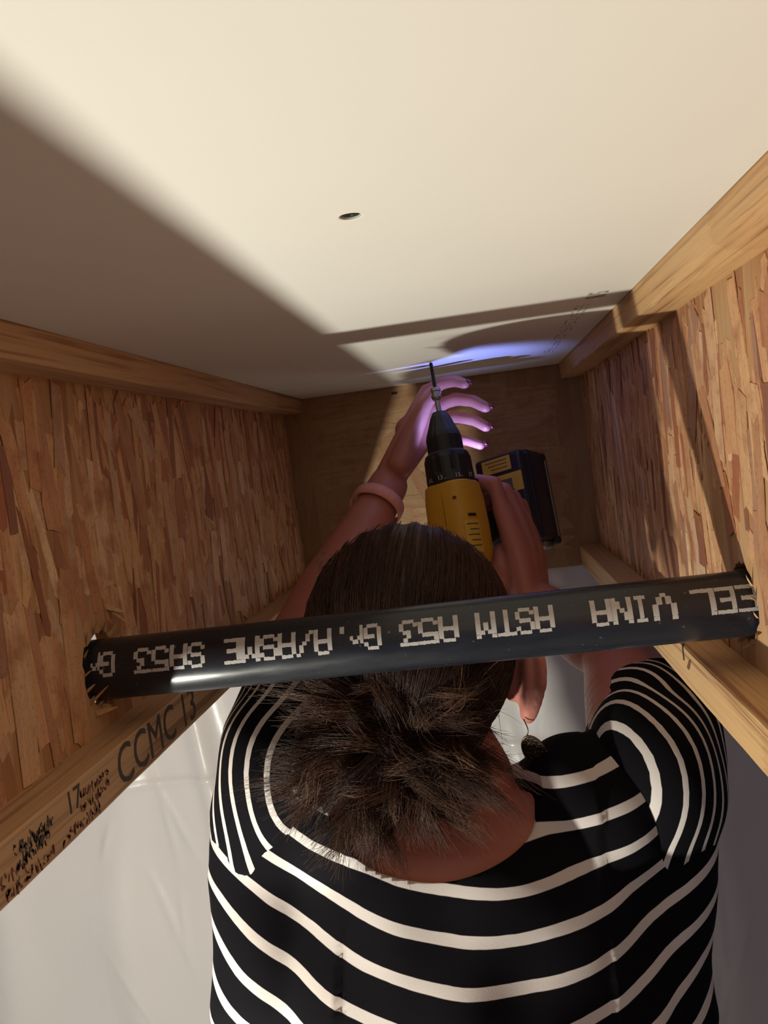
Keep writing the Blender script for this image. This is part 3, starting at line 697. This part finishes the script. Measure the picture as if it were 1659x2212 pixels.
for k in range(5):
    a = math.radians(-75 + 14 * k); d_ = u0 * math.cos(a) * 1.06 + v0 * math.sin(a); tdir = unit(-u0 * math.sin(a) + v0 * math.cos(a)); c = c0 + d_ * 0.0333
    B = np.stack([tdir, ax, unit(d_)], 1); attach('slot', mesh('slot', (SV * np.array([0.0014, 0.0045, 0.0006])) @ B.T + c, SF, True), M['band'], wbnd)

# ---- striped top
def mat_stripes():
    t = NT('striped_jersey'); a = t.n('ShaderNodeAttribute'); a.attribute_name = 'stripe'
    c = t.coord(); n = t.noise(c, 900, 2); fz = t.noise(c, 22, 3)
    s_ = t.math('FRACT', t.math('ADD', a.outputs['Fac'], t.math('MULTIPLY', t.math('SUBTRACT', fz, 0.5), 0.10)))
    k = t.ramp(s_, [(0.0, (1, 1, 1)), (0.245, (1, 1, 1)), (0.262, (0, 0, 0)), (0.985, (0, 0, 0)), (1.0, (1, 1, 1))])
    t.base(t.mix((0.0050, 0.0045, 0.0068), (0.74, 0.69, 0.66), k)); t.set(Roughness=0.9, Specular_IOR_Level=0.12); t.bump(n, 0.12, 0.0005); return t.m
M['stripe'] = mat_stripes()
def set_attr(me, vals):
    at_ = me.attributes.new('stripe', 'FLOAT', 'POINT'); at_.data.foreach_set('value', np.asarray(vals, np.float32))
def co(me):
    a = np.empty(len(me.vertices) * 3, np.float32); me.vertices.foreach_get('co', a); return a.reshape(-1, 3).astype(float)
PITCH = 0.0385
def build_shirt():
    b = Blob(); trunk(b, 0.010); b.sweep([AB + np.array([0, 0, -0.02]), PV], [(0.203, 0.138, 0.05), (0.200, 0.146, 0.05)], TB, 0.3)
    me = b.remesh('striped_top', 0.0045, 30, 0.5)
    # folds across the back
    P = co(me); N = np.empty(len(P) * 3, np.float32); me.vertices.foreach_get('normal', N); N = N.reshape(-1, 3)
    q = (P - CH) @ TB
    f = 0.0022 * np.sin(q[:, 2] * 55 + q[:, 0] * 28) * np.sin(q[:, 0] * 17 + 1.0) + 0.0016 * np.sin(q[:, 0] * 70 - q[:, 2] * 40)
    f += 0.003 * np.sin(q[:, 2] * 24 + np.abs(q[:, 0]) * 30) * (np.abs(q[:, 0]) > 0.11)
    me.vertices.foreach_set('co', (P + N * f[:, None]).astype(np.float32).ravel())
    # scoop neck cut
    o = bpy.data.objects.new('t', me); COL.objects.link(o)
    nc = at(930, 1690, 0.765); A = unit(np.array([0.02, -0.60, 0.80])); S1 = unit(U - A * (U @ A)); S2 = np.cross(A, S1)
    sv, cf = unit_sphere(64, 40); cv = (sv * np.array([0.100, 0.086, 0.085])) @ np.stack([S1, S2, A], 1).T + nc
    cut = bpy.data.objects.new('c', mesh('c', cv, cf)); COL.objects.link(cut)
    bo = o.modifiers.new('b', 'BOOLEAN'); bo.object = cut; bo.operation = 'DIFFERENCE'; bo.solver = 'EXACT'
    dg = bpy.context.evaluated_depsgraph_get(); out = bpy.data.meshes.new_from_object(o.evaluated_get(dg)); bpy.data.objects.remove(o); bpy.data.objects.remove(cut)
    out.polygons.foreach_set('use_smooth', [True] * len(out.polygons))
    P = co(out); q = (P - CH) @ TB
    tz = q[:, 2] - 1.6 * q[:, 0] ** 2 + 0.10 * q[:, 1]
    set_attr(out, -tz / 0.0335 + 0.12); return out
shirt = attach('striped_top', build_shirt(), M['stripe'])
shirt['label'] = 'black jersey top with thin white horizontal stripes'

def build_sleeve(ctrl, seed):
    """loose sleeve on a deep armhole, open at the cuff, with thickness; ctrl: (point, radius)"""
    C_ = np.array([c for c, _ in ctrl]); R_ = np.array([r for _, r in ctrl]); nl, n = 64, 64
    tt = np.linspace(0, len(ctrl) - 1, nl); pts, rad = [], []
    for t in tt:
        i = min(int(t), len(ctrl) - 2); f = t - i; p0, p1, p2, p3 = [C_[min(max(k, 0), len(ctrl) - 1)] for k in (i - 1, i, i + 1, i + 2)]
        pts.append(0.5 * (2 * p1 + (p2 - p0) * f + (2 * p0 - 5 * p1 + 4 * p2 - p3) * f * f + (3 * p1 - p0 - 3 * p2 + p3) * f ** 3)); g = f * f * (3 - 2 * f); rad.append(R_[i] * (1 - g) + R_[i + 1] * g)
    pts = np.array(pts); Tn = np.gradient(pts, axis=0); Tn /= np.linalg.norm(Tn, axis=1)[:, None]; arc = np.concatenate([[0], np.cumsum(np.linalg.norm(np.diff(pts, axis=0), axis=1))])
    V, F, s_ = [], [], []; SN = unit(np.array([-0.72 if seed == 1 else 0.72, 0.62, -0.22]))
    for layer in (0, 1):
        u_ = unit(np.cross(Tn[0], [0, 0, 1.0]))
        for i in range(nl):
            u_ = unit(u_ - Tn[i] * (u_ @ Tn[i])); v_ = np.cross(Tn[i], u_)
            for k in range(n):
                a = 2 * math.pi * k / n; t = i / nl
                wob = 0.0022 * math.sin(3 * a + t * 9 + seed) + 0.0020 * math.sin(t * 26 + 2 * a + seed * 2) + 0.0012 * math.sin(5 * a - 14 * t)
                V.append(pts[i] + (u_ * math.cos(a) + v_ * math.sin(a)) * (rad[i] + wob * min(1, rad[i] / 0.03) - 0.0016 * layer)); s_.append(float(V[-1] @ SN) / 0.0165 + 0.12 * math.sin(a * 2 + seed))
    for i in range(nl - 1):
        for k in range(n):
            k2 = (k + 1) % n; F.append((i * n + k, i * n + k2, (i + 1) * n + k2, (i + 1) * n + k)); b = nl * n; F.append((b + i * n + k2, b + i * n + k, b + (i + 1) * n + k, b + (i + 1) * n + k2))
    for i in (0, nl - 1):
        for k in range(n):
            k2 = (k + 1) % n; b = nl * n; F.append((i * n + k, i * n + k2, b + i * n + k2, b + i * n + k))
    me = mesh('sleeve', V, F, True); set_attr(me, s_); return me
attach('sleeve', build_sleeve([(at(640, 2040, 0.83), 0.012), (at(620, 1930, 0.82), 0.046), (at(598, 1800, 0.80), 0.0585), (at(610, 1670, 0.795), 0.0600), (at(632, 1540, 0.845), 0.057), (at(652, 1455, 0.915), 0.050)], 1), M['stripe'], shirt)
attach('sleeve', build_sleeve([(at(1370, 2040, 0.84), 0.012), (at(1385, 1930, 0.83), 0.048), (at(1402, 1800, 0.81), 0.062), (at(1412, 1670, 0.805), 0.0655), (at(1408, 1585, 0.848), 0.063), (at(1402, 1512, 0.900), 0.054)], 2), M['stripe'], shirt)

# trousers below the top
b = Blob(); b.sweep([PV + np.array([0, 0, 0.05]), PV + np.array([0, 0, -0.05])], [(0.203, 0.138, 0.08), (0.203, 0.140, 0.09)], TB)
for s_ in (-1, 1):
    hip = PV + U * s_ * 0.085 + np.array([0, 0, -0.04]); kn_ = np.array([s_ * 0.10, PV[1] + 0.02, 0.50]); an_ = np.array([s_ * 0.11, PV[1] - 0.02, 0.10]); b.sweep([hip, kn_, an_], [0.098, 0.070, 0.058])
attach('trousers', b.remesh('trousers', 0.008, 6), plain('dark_denim', (0.03, 0.04, 0.075), 0.85, scale=400))

# ---- hair
def mat_hair():
    t = NT('brown_hair'); a = t.n('ShaderNodeAttribute'); a.attribute_name = 'tone'
    c = t.ramp(a.outputs['Fac'], [(0.0, (0.010, 0.006, 0.005)), (0.4, (0.034, 0.015, 0.010)), (0.75, (0.110, 0.052, 0.031)), (1.0, (0.27, 0.15, 0.09))])
    t.base(c); t.set(Roughness=0.45, Specular_IOR_Level=0.25); return t.m
GP = at(855, 1625, 0.715)                                              # where the hair is tied
gh = (GP - HC) @ HB                                                    # tie point in head coordinates
def build_hair():
    VV, FF, TT = [], [], []; base = 0
    def add(V, F, T):
        nonlocal base
        VV.append(np.asarray(V, float)); FF.extend([tuple(i + base for i in f) for f in F]); TT.append(np.asarray(T, float)); base += len(V)
    SR = np.array([0.094, 0.106, 0.108]); SC = np.array([0.0, -0.010, 0.014])
    # combed-back cap over the skull
    nu, nv = 96, 60; V, F, T = [], [], []
    for i in range(nv + 1):
        for k in range(nu):
            a = 2 * math.pi * k / nu; th = math.pi * 0.80 * i / nv
            # pole looks up and back; the cap stops at the face
            d = np.array([math.sin(th) * math.cos(a), math.cos(th) * -0.55 + math.sin(th) * math.sin(a) * 0.835, math.cos(th) * 0.835 + math.sin(th) * math.sin(a) * 0.55])
            gv = 0.0012 * math.sin(a * 23) * math.sin(th) + 0.0010 * math.sin(a * 41 + th * 4)
            pt = SC + d * (SR + gv)
            if d[1] > 0.48: pt = pt * np.array([0.94, 1, 1]) ; pt[1] = SC[1] + 0.48 * SR[1] + (d[1] - 0.48) * 0.012
            V.append(hp(*pt)); T.append(0.36 + 0.14 * (0.5 + 0.5 * math.sin(a * 57 + 3 * math.sin(a * 13))))
    for i in range(nv):
        for k in range(nu): F.append((i * nu + k, i * nu + (k + 1) % nu, (i + 1) * nu + (k + 1) % nu, (i + 1) * nu + k))
    F.append(tuple(range(nv * nu, (nv + 1) * nu)))
    add(V, F, T)
    def strand(pts, r, tone):
        pts = np.asarray(pts); n = len(pts); Tn = np.gradient(pts, axis=0); Tn /= np.linalg.norm(Tn, axis=1)[:, None] + 1e-9
        a = np.cross(Tn, np.array([0.3, 0.5, 0.81])); a /= np.linalg.norm(a, axis=1)[:, None] + 1e-9; b = np.cross(Tn, a)
        rr = r * np.linspace(1, 0.35, n)[:, None]; ring = np.stack([pts + a * rr, pts + (-0.5 * a + 0.866 * b) * rr, pts + (-0.5 * a - 0.866 * b) * rr], 1).reshape(-1, 3)
        f = []
        for i in range(n - 1):
            for k in range(3): k2 = (k + 1) % 3; f.append((i * 3 + k, i * 3 + k2, i * 3 + 3 + k2, i * 3 + 3 + k))
        add(ring, f, np.full(3 * n, tone))
    # combed strands running from the hairline over the skull to the tie
    gdir = unit((gh - SC) / SR)
    for _ in range(2600):
        while True:
            d0 = unit(nr.normal(size=3))
            if d0[1] < 0.5 and d0[2] > -0.75: break
        pts = []
        for t in np.linspace(0, 1, 10):
            d = unit(d0 * (1 - t) + gdir * t + 1e-4); pts.append(hp(*(SC + d * (SR + 0.0008 + 0.0022 * nr.random()))))
        strand(pts, 0.00032, nr.uniform(0.28, 0.60))
    # bun core
    B = np.stack([HX, HF0, np.array([0, 0, 1.0])], 1); c = at(850, 1600, 0.735)
    add((SV * np.array([0.062, 0.035, 0.052])) @ B.T + c, SF, np.full(len(SV), 0.44))
    add((SV * np.array([0.080, 0.045, 0.055])) @ B.T + at(870, 1540, 0.765), SF, np.full(len(SV), 0.44))
    # loose ends fanned out of the clip: (root px, tip px, tip depth, spread px, count, bulge towards camera)
    tufts = [((840, 1600), (585, 1668), .700, (26, 26), 700, .030), ((830, 1620), (610, 1730), .705, (40, 40), 620, .034), ((860, 1620), (700, 1760), .690, (60, 40), 620, .038),
             ((840, 1650), (770, 1830), .690, (40, 34), 560, .030), ((830, 1690), (800, 1850), .690, (30, 26), 300, .020), ((880, 1620), (1060, 1750), .700, (36, 30), 720, .032), ((880, 1600), (1000, 1690), .690, (60, 50), 520, .040),
             ((880, 1580), (1080, 1640), .705, (40, 36), 480, .030), ((850, 1560), (690, 1560), .700, (60, 50), 560, .034), ((820, 1560), (640, 1545), .720, (20, 40), 420, .026),
             ((860, 1560), (840, 1480), .690, (130, 30), 560, .030), ((880, 1570), (1010, 1540), .690, (60, 50), 420, .030), ((860, 1600), (900, 1700), .685, (90, 50), 520, .036), ((900, 1640), (1020, 1780), .715, (40, 30), 260, .022), ((850, 1680), (860, 1790), .700, (60, 36), 420, .022), ((870, 1660), (960, 1770), .705, (50, 30), 360, .024)]
    for (rx, ry), (tx, ty), td, (sx, sy), cnt, bul in tufts:
        for _c in range(max(5, cnt // 40)):
            g = nr.normal(size=2); ln = nr.uniform(0.66, 1.06); c0x, c0y = rx + nr.normal() * 40, ry + nr.normal() * 34
            r0 = at(c0x, c0y, 0.715 + nr.normal() * 0.006); tp = at(rx + (tx - rx) * ln + g[0] * sx, ry + (ty - ry) * ln + g[1] * sy, td + nr.normal() * 0.008)
            mid = 0.5 * (r0 + tp) + np.array([0, -1.0, 0.35]) * bul * nr.uniform(0.5, 1.2) + nr.normal(size=3) * 0.008; curl = nr.normal(size=3) * 0.007; tone0 = nr.normal(0.52, 0.14)
            for _s in range(58):
                o0 = nr.normal(size=3) * 0.0055; o1 = nr.normal(size=3) * 0.0052; o2 = nr.normal(size=3) * 0.0036; le = nr.uniform(0.78, 1.06)
                pts = [(1 - t) ** 2 * (r0 + o0) + 2 * t * (1 - t) * (mid + o1) + t * t * (tp + o2 * 1.5) + curl * math.sin(t * 5) * t for t in np.linspace(0, le, 9)]
                strand(pts, 0.00030, float(np.clip(nr.normal(tone0, 0.12), 0.15, 1.0)))
    # stray flyaways
    for _ in range(160):
        a = at(nr.uniform(640, 1090), nr.uniform(1480, 1720), 0.70); dirv = nr.normal(size=3) * 0.02; dirv[1] = -abs(dirv[1]) * 0.5
        strand([a + dirv * t + np.array([0, 0, -0.012]) * t * t for t in np.linspace(0, 1, 7)], 0.00022, nr.uniform(0.6, 1.0))
    for _ in range(60):
        a = at(nr.uniform(690, 720), nr.uniform(1190, 1290), 0.79); strand([a + (np.array([-0.014, 0, -0.012]) + nr.normal(size=3) * 0.004) * t + np.array([0.01, 0, 0]) * t * t for t in np.linspace(0, 1, 6)], 0.0002, 0.5)
    V = np.concatenate(VV); me = bpy.data.meshes.new('hair'); me.from_pydata(V.tolist(), [], FF); me.polygons.foreach_set('use_smooth', [True] * len(me.polygons))
    at_ = me.attributes.new('tone', 'FLOAT', 'POINT'); at_.data.foreach_set('value', np.concatenate(TT).astype(np.float32)); me.update(); return me
hair = attach('hair', build_hair(), mat_hair()); hair['label'] = 'dark brown hair tied up with loose brown ends'; hair['kind'] = 'stuff'

# ---- earring
M['bronze'] = plain('antique_bronze', (0.13, 0.085, 0.055), 0.34, 0.9, var=0.4, scale=500)
LOBE = at(1135, 1562, 0.786)
er = bpy.data.objects.new('earring', None); COL.objects.link(er); er.parent = person; er.location = PO; er['label'] = 'oval bronze filigree drop earring'
def eatt(name, V, F, smooth=True): return link(name, mesh(name, V, F, smooth), M['bronze'], er)
pts = [LOBE + np.array([0.0015 * math.sin(t * 3), -0.002 * math.sin(t * math.pi), -0.0115 * t]) for t in np.linspace(-0.3, 1, 9)]
eatt('ear_hook', *tube(pts, 0.0006, 6))
EA = unit(np.array([0.30, 0.25, -0.92])); top = LOBE + np.array([0, 0, -0.012]); EXx = unit(np.cross(EA, [0.25, 1, 0.1])); EN = np.cross(EXx, EA); EN = EN if EN[1] < 0 else -EN; ec = top + EA * 0.0190
def ep(a, r, h=0.0): return ec + EXx * math.cos(a) * 0.0105 * r + EA * math.sin(a) * 0.0185 * r + EN * h
nn_ = 48
eatt('rim', *tube([ep(2 * math.pi * k / nn_, 1.0) for k in range(nn_ + 1)], 0.0009, 6))
parts = []
for k in range(16):
    a = 2 * math.pi * k / 16; parts.append(tube([ep(a + 2 * math.pi * j / 10 * 0 , 0.80) + (EXx * math.cos(2 * math.pi * j / 10) + EA * math.sin(2 * math.pi * j / 10)) * 0.0019 for j in range(11)], 0.00035, 4))
for k in range(8):
    a = 2 * math.pi * (k + .5) / 8; parts.append(tube([ep(a, 0.42) + (EXx * math.cos(2 * math.pi * j / 10) + EA * math.sin(2 * math.pi * j / 10)) * 0.0024 for j in range(11)], 0.0004, 4))
parts.append(tube([ep(2 * math.pi * k / 24, 0.62) for k in range(25)], 0.0005, 5)); parts.append(((SV * 0.0016 + ec).tolist(), SF))
for k in range(9): parts.append(((SV * 0.0008 + ep(2 * math.pi * k / 9, 0.22)).tolist(), SF))
V, F = join(parts); fg = eatt('filigree', V, F); fg['kind'] = 'stuff'
V = [ep(2 * math.pi * k / 32, 0.98, h) for h in (-0.0016, -0.0009) for k in range(32)]; F = [tuple(range(32)), tuple(range(32, 64))] + [(k, (k + 1) % 32, 32 + (k + 1) % 32, 32 + k) for k in range(32)]
eatt('backplate', V, F, False).data.materials[0] = plain('darkened_bronze', (0.020, 0.013, 0.010), 0.5, 0.3)

# ------------------------------------------------------------------ cordless drill
drill = empty('cordless_drill', V3(TIP)); tag(drill, 'yellow and black cordless drill held upright with its bit in the drywall', 'drill')
mm = Matrix.Identity(4)
for i in range(3): mm[i][0] = DX[i]; mm[i][1] = DY[i]; mm[i][2] = DZ[i]; mm[i][3] = TIP[i]
drill.matrix_world = mm
M['yellow'] = plain('yellow_tool_plastic', (0.62, 0.33, 0.025), 0.5, var=0.06, scale=30)
M['black'] = plain('black_tool_plastic', (0.012, 0.012, 0.014), 0.45, var=0.2)
M['rubber'] = plain('black_rubber', (0.016, 0.016, 0.018), 0.7, var=0.2)
M['steel'] = plain('brushed_steel', (0.34, 0.32, 0.30), 0.4, 0.9, var=0.2)
M['navy'] = plain('navy_black_plastic', (0.012, 0.015, 0.032), 0.42, var=0.2)
M['label'] = plain('yellow_sticker', (0.66, 0.42, 0.05), 0.5, var=0.1)
M['white_ink'] = plain('white_ink', (0.6, 0.6, 0.58), 0.6)
M['grey_ink'] = plain('grey_print', (0.10, 0.09, 0.07), 0.6)
def dpart(name, VF, mat, parent=drill, smooth=True): return link(name, mesh(name, *VF, smooth), mat, parent)
def dbox(name, x0, x1, y0, y1, z0, z1, bev, mat, parent=drill, seg=3):
    return link(name, bm_mesh(name, box_bm(x0, x1, y0, y1, z0, z1, bev, seg), False), mat, parent)
# bit with twisted thread
prof = [(0.0006, 0.0)] + [(0.0019 + 0.0006 * (k % 2), -0.001 - 0.0012 * k) for k in range(28)] + [(0.0022, -0.036)]
dpart('drill_bit', lathe(prof, 14), M['screw'], smooth=False)
dpart('bit_collar', lathe([(0.0028, -0.034), (0.0060, -0.0345), (0.0062, -0.0385), (0.0052, -0.0395), (0.0052, -0.043), (0.0064, -0.0435), (0.0064, -0.047), (0.0050, -0.050), (0.0032, -0.0505), (0.0032, -0.072)], 20), M['steel'], smooth=False)
V, F = [], []
cp = [(0.0060, -0.066), (0.0090, -0.0665), (0.0125, -0.073), (0.0165, -0.084), (0.0205, -0.094), (0.0222, -0.100), (0.0225, -0.122)]; n = 48
for r_, z in cp:
    for k in range(n): rr = r_ - (0.0007 if (k % 4 == 0 and z < -0.08) else 0); V.append((rr * math.cos(2 * math.pi * k / n), rr * math.sin(2 * math.pi * k / n), z))
for i in range(len(cp) - 1):
    for k in range(n): F.append((i * n + k, i * n + (k + 1) % n, (i + 1) * n + (k + 1) % n, (i + 1) * n + k))
F.append(tuple(range(n))); F.append(tuple(range((len(cp) - 1) * n, len(cp) * n)))
dpart('chuck', (V, F), M['black'], smooth=False)
V, F = [], []
cp = [(0.0235, -0.119), (0.0268, -0.122), (0.0288, -0.128), (0.0292, -0.146), (0.0296, -0.150), (0.0296, -0.158), (0.0285, -0.160)]
for r_, z in cp:
    for k in range(n): rr = r_ - (0.0012 if (k % 6 < 2 and -0.147 < z < -0.125) else 0); V.append((rr * math.cos(2 * math.pi * k / n), rr * math.sin(2 * math.pi * k / n), z))
F = []
for i in range(len(cp) - 1):
    for k in range(n): F.append((i * n + k, i * n + (k + 1) % n, (i + 1) * n + (k + 1) % n, (i + 1) * n + k))
F.append(tuple(range(n))); F.append(tuple(range((len(cp) - 1) * n, len(cp) * n)))
cl = dpart('clutch_ring', (V, F), M['black'], smooth=False)
# torque numbers around the clutch, facing the camera side (-y, -x)
def on_ring(txt, ang, size, z, r=0.0298):
    d = Vector((math.cos(ang), math.sin(ang), 0)); tang = Vector((-math.sin(ang), math.cos(ang), 0))
    font_text('torque_number', txt, size, M['white_ink'], cl, frame(d * r + Vector((0, 0, z)) - tang * size * 0.5, tang, (0, 0, 1)), 0.0001)
cdir = np.array([(CAM - TIP) @ DX, (CAM - TIP) @ DY]); a0 = math.atan2(cdir[1], cdir[0])
for txt, da in (('11', -0.95), ('13', -0.42), ('15', 0.32), ('17', 0.95)): on_ring(txt, a0 + da, 0.0075, -0.154)
for da in (-0.68, -0.08, 0.62): on_ring('.', a0 + da, 0.010, -0.1535)
# motor housing
def housing():
    bm = bmesh.new(); secs = [(-0.1595, 0.0275, 0.0280), (-0.162, 0.0300, 0.0305), (-0.180, 0.0325, 0.0325), (-0.215, 0.0335, 0.0335), (-0.245, 0.0330, 0.0330), (-0.258, 0.0290, 0.0295), (-0.263, 0.020, 0.021)]
    loops = []; n = 40
    for z, rx, ry in secs:
        lp = []
        for k in range(n):
            a = 2 * math.pi * k / n; c, s = math.cos(a), math.sin(a); p = 2.9
            q = (abs(c) ** p + abs(s) ** p) ** (-1 / p); lp.append(bm.verts.new((rx * q * c, ry * q * s, z)))
        loops.append(lp)
    for a, b in zip(loops[:-1], loops[1:]):
        for k in range(n): bm.faces.new((a[k], a[(k + 1) % n], b[(k + 1) % n], b[k]))
    bm.faces.new(loops[0]); bm.faces.new(loops[-1]); return bm_mesh('motor_housing', bm, True)
hs = link('motor_housing', housing(), M['yellow'], drill)
ca, sa = math.cos(a0), math.sin(a0); nd = Vector((ca, sa, 0)); td = Vector((-sa, ca, 0))
def on_face(name, t0, t1, z0, z1, mat, lift=0.0):
    """small plate lying on the housing's camera-facing side, following its surface"""
    V, F = [], []; nT = 6
    for layer in (0.0006, -0.0015):
        for z in (z0, z1):
            for k in range(nT + 1):
                t = t0 + (t1 - t0) * k / nT; ang = a0 + t / 0.033; c, s = math.cos(ang), math.sin(ang); p = 2.9; rz = 0.0325 if z > -0.2 else 0.0335
                q = (abs(c) ** p + abs(s) ** p) ** (-1 / p); V.append((rz * q * c * 1.0 + c * (layer + lift), rz * q * s + s * (layer + lift), z))
    for k in range(nT):
        A = k; B = nT + 1 + k; F.append((A, A + 1, B + 1, B)); o2 = 2 * (nT + 1); F.append((o2 + A + 1, o2 + A, o2 + B, o2 + B + 1))
    for k in range(nT): F.append((k, k + 1, 2 * (nT + 1) + k + 1, 2 * (nT + 1) + k)); F.append((nT + 1 + k, nT + 2 + k, 3 * (nT + 1) + k + 1, 3 * (nT + 1) + k))
    return link(name, mesh(name, V, F), mat, hs)
def carve(boxes):
    """sink grooves and holes into the motor housing: (t0, t1, z0, z1, depth, round)"""
    bm = bmesh.new()
    for t0, t1, z0, z1, dep, rnd_ in boxes:
        ang = a0 + 0.5 * (t0 + t1) / 0.033; d = Vector((math.cos(ang), math.sin(ang), 0)); g = Vector((-math.sin(ang), math.cos(ang), 0)); p = 2.9
        q = (abs(d.x) ** p + abs(d.y) ** p) ** (-1 / p); r = 0.0333 * q; n = 20 if rnd_ else 4; zc_ = 0.5 * (z0 + z1)
        prof = [(math.cos(2 * math.pi * k / n) * (t1 - t0) / 2, math.sin(2 * math.pi * k / n) * (z1 - z0) / 2) for k in range(n)] if rnd_ else [(-(t1 - t0) / 2, -(z1 - z0) / 2), ((t1 - t0) / 2, -(z1 - z0) / 2), ((t1 - t0) / 2, (z1 - z0) / 2), (-(t1 - t0) / 2, (z1 - z0) / 2)]
        A = [bm.verts.new(d * (r - dep) + g * u + Vector((0, 0, zc_ + v))) for u, v in prof]; B = [bm.verts.new(d * (r + 0.008) + g * u + Vector((0, 0, zc_ + v))) for u, v in prof]
        bm.faces.new(A[::-1]); bm.faces.new(B)
        for k in range(n): bm.faces.new((A[k], A[(k + 1) % n], B[(k + 1) % n], B[k]))
    cut = bpy.data.objects.new('c', bm_mesh('c', bm)); COL.objects.link(cut); src = bpy.data.objects.new('t', hs.data); COL.objects.link(src)
    bo = src.modifiers.new('b', 'BOOLEAN'); bo.object = cut; bo.operation = 'DIFFERENCE'; bo.solver = 'EXACT'
    dg = bpy.context.evaluated_depsgraph_get(); out = bpy.data.meshes.new_from_object(src.evaluated_get(dg)); bpy.data.objects.remove(src); bpy.data.objects.remove(cut)
    out.name = 'motor_housing'; out.materials.clear(); out.materials.append(M['yellow']); hs.data = out
    bmx = bmesh.new(); bmx.from_mesh(out)
    for f in bmx.faces: f.smooth = True
    for e in bmx.edges:
        if len(e.link_faces) == 2 and e.calc_face_angle(0.0) > math.radians(35): e.smooth = False
    bmx.to_mesh(out); bmx.free()
carve([(-0.0152, -0.0142, -0.250, -0.172, 0.0022, False), (-0.0020, 0.0030, -0.1850, -0.1800, 0.009, True)])
on_face('vent_slot', 0.0120, 0.0230, -0.2030, -0.2065, M['black'])
on_face('sticker', 0.0060, 0.0260, -0.2110, -0.2500, M['label'])
for k in range(5): on_face('sticker_print', 0.0085 + 0.003 * (k % 2), 0.0235, -0.2150 - 0.0065 * k, -0.2165 - 0.0065 * k, M['grey_ink'], 0.0003)
# grip, trigger, foot
def grip():
    bm = bmesh.new(); loops = []; n = 28
    for x, zc_, rz, ry in ((0.020, -0.217, 0.026, 0.024), (0.040, -0.217, 0.023, 0.0200), (0.065, -0.213, 0.0205, 0.0185), (0.095, -0.204, 0.0200, 0.0185), (0.112, -0.192, 0.024, 0.022), (0.124, -0.180, 0.034, 0.030)):
        loops.append([bm.verts.new((x, ry * math.cos(2 * math.pi * k / n), zc_ + rz * math.sin(2 * math.pi * k / n))) for k in range(n)])
    for a, b in zip(loops[:-1], loops[1:]):
        for k in range(n): bm.faces.new((a[k], a[(k + 1) % n], b[(k + 1) % n], b[k]))
    bm.faces.new(loops[0]); bm.faces.new(loops[-1]); return bm_mesh('grip', bm, True)
link('grip', grip(), M['rubber'], drill)
dbox('trigger', 0.034, 0.058, -0.008, 0.008, -0.198, -0.182, 0.004, M['black'])
foot = dbox('foot', 0.122, 0.138, -0.0365, 0.0365, -0.228, -0.108, 0.006, M['navy'])
lb = dbox('label_plate', 0.1212, 0.1230, -0.0330, 0.0300, -0.163, -0.137, 0.0006, M['label'], foot)
for k in range(2): dbox('label_print', 0.1208, 0.1214, -0.018 + 0.022 * k, 0.0 + 0.022 * k, -0.160, -0.144, 0.0001, M['grey_ink'], foot)
dbox('label_plate', 0.1212, 0.1230, -0.0200, 0.0240, -0.132, -0.1125, 0.0006, M['label'], foot)
for k in range(3): dbox('label_print', 0.1208, 0.1214, -0.015, 0.018 - 0.004 * k, -0.1165 - 0.005 * k, -0.1175 - 0.005 * k, 0.0001, M['grey_ink'], foot)
# battery pack
bat = dbox('battery_pack', 0.137, 0.182, -0.0385, 0.0385, -0.230, -0.106, 0.008, M['navy'])
dbox('rail', 0.178, 0.192, -0.0395, 0.0395, -0.236, -0.108, 0.005, M['black'], bat); dbox('rail_edge', 0.1815, 0.1850, -0.0402, -0.0385, -0.226, -0.120, 0.0006, M['steel'], bat); dbox('latch', 0.160, 0.186, -0.030, -0.004, -0.2400, -0.228, 0.004, M['steel'], bat)
# work LED under the clutch on the grip side
led_l = (0.0325, 0.0, -0.1535)
t = NT('led_lens'); t.base((0.8, 0.85, 1.0)); t.b.inputs['Emission Color'].default_value = (0.55, 0.6, 1.0, 1); t.b.inputs['Emission Strength'].default_value = 6.0
V, F = lathe([(0.0022, 0.0), (0.0030, -0.0012), (0.0030, -0.004)], 16); le = dpart('led_lens', (V, F), t.m); le.location = (0.0330, -0.008, -0.1500)
dbox('led_mount', 0.024, 0.038, -0.020, 0.010, -0.168, -0.1525, 0.003, M['black'])
ld = bpy.data.lights.new('drill_led', 'SPOT'); ld.energy = 1.9; ld.color = (0.26, 0.34, 1.0); ld.spot_size = math.radians(105); ld.spot_blend = 0.7; ld.shadow_soft_size = 0.0022
lo = bpy.data.objects.new('drill_led', ld); COL.objects.link(lo); lo.parent = drill; lo.location = (0.0330, -0.008, -0.1485); lo.rotation_euler = (math.pi, 0.0, 0)
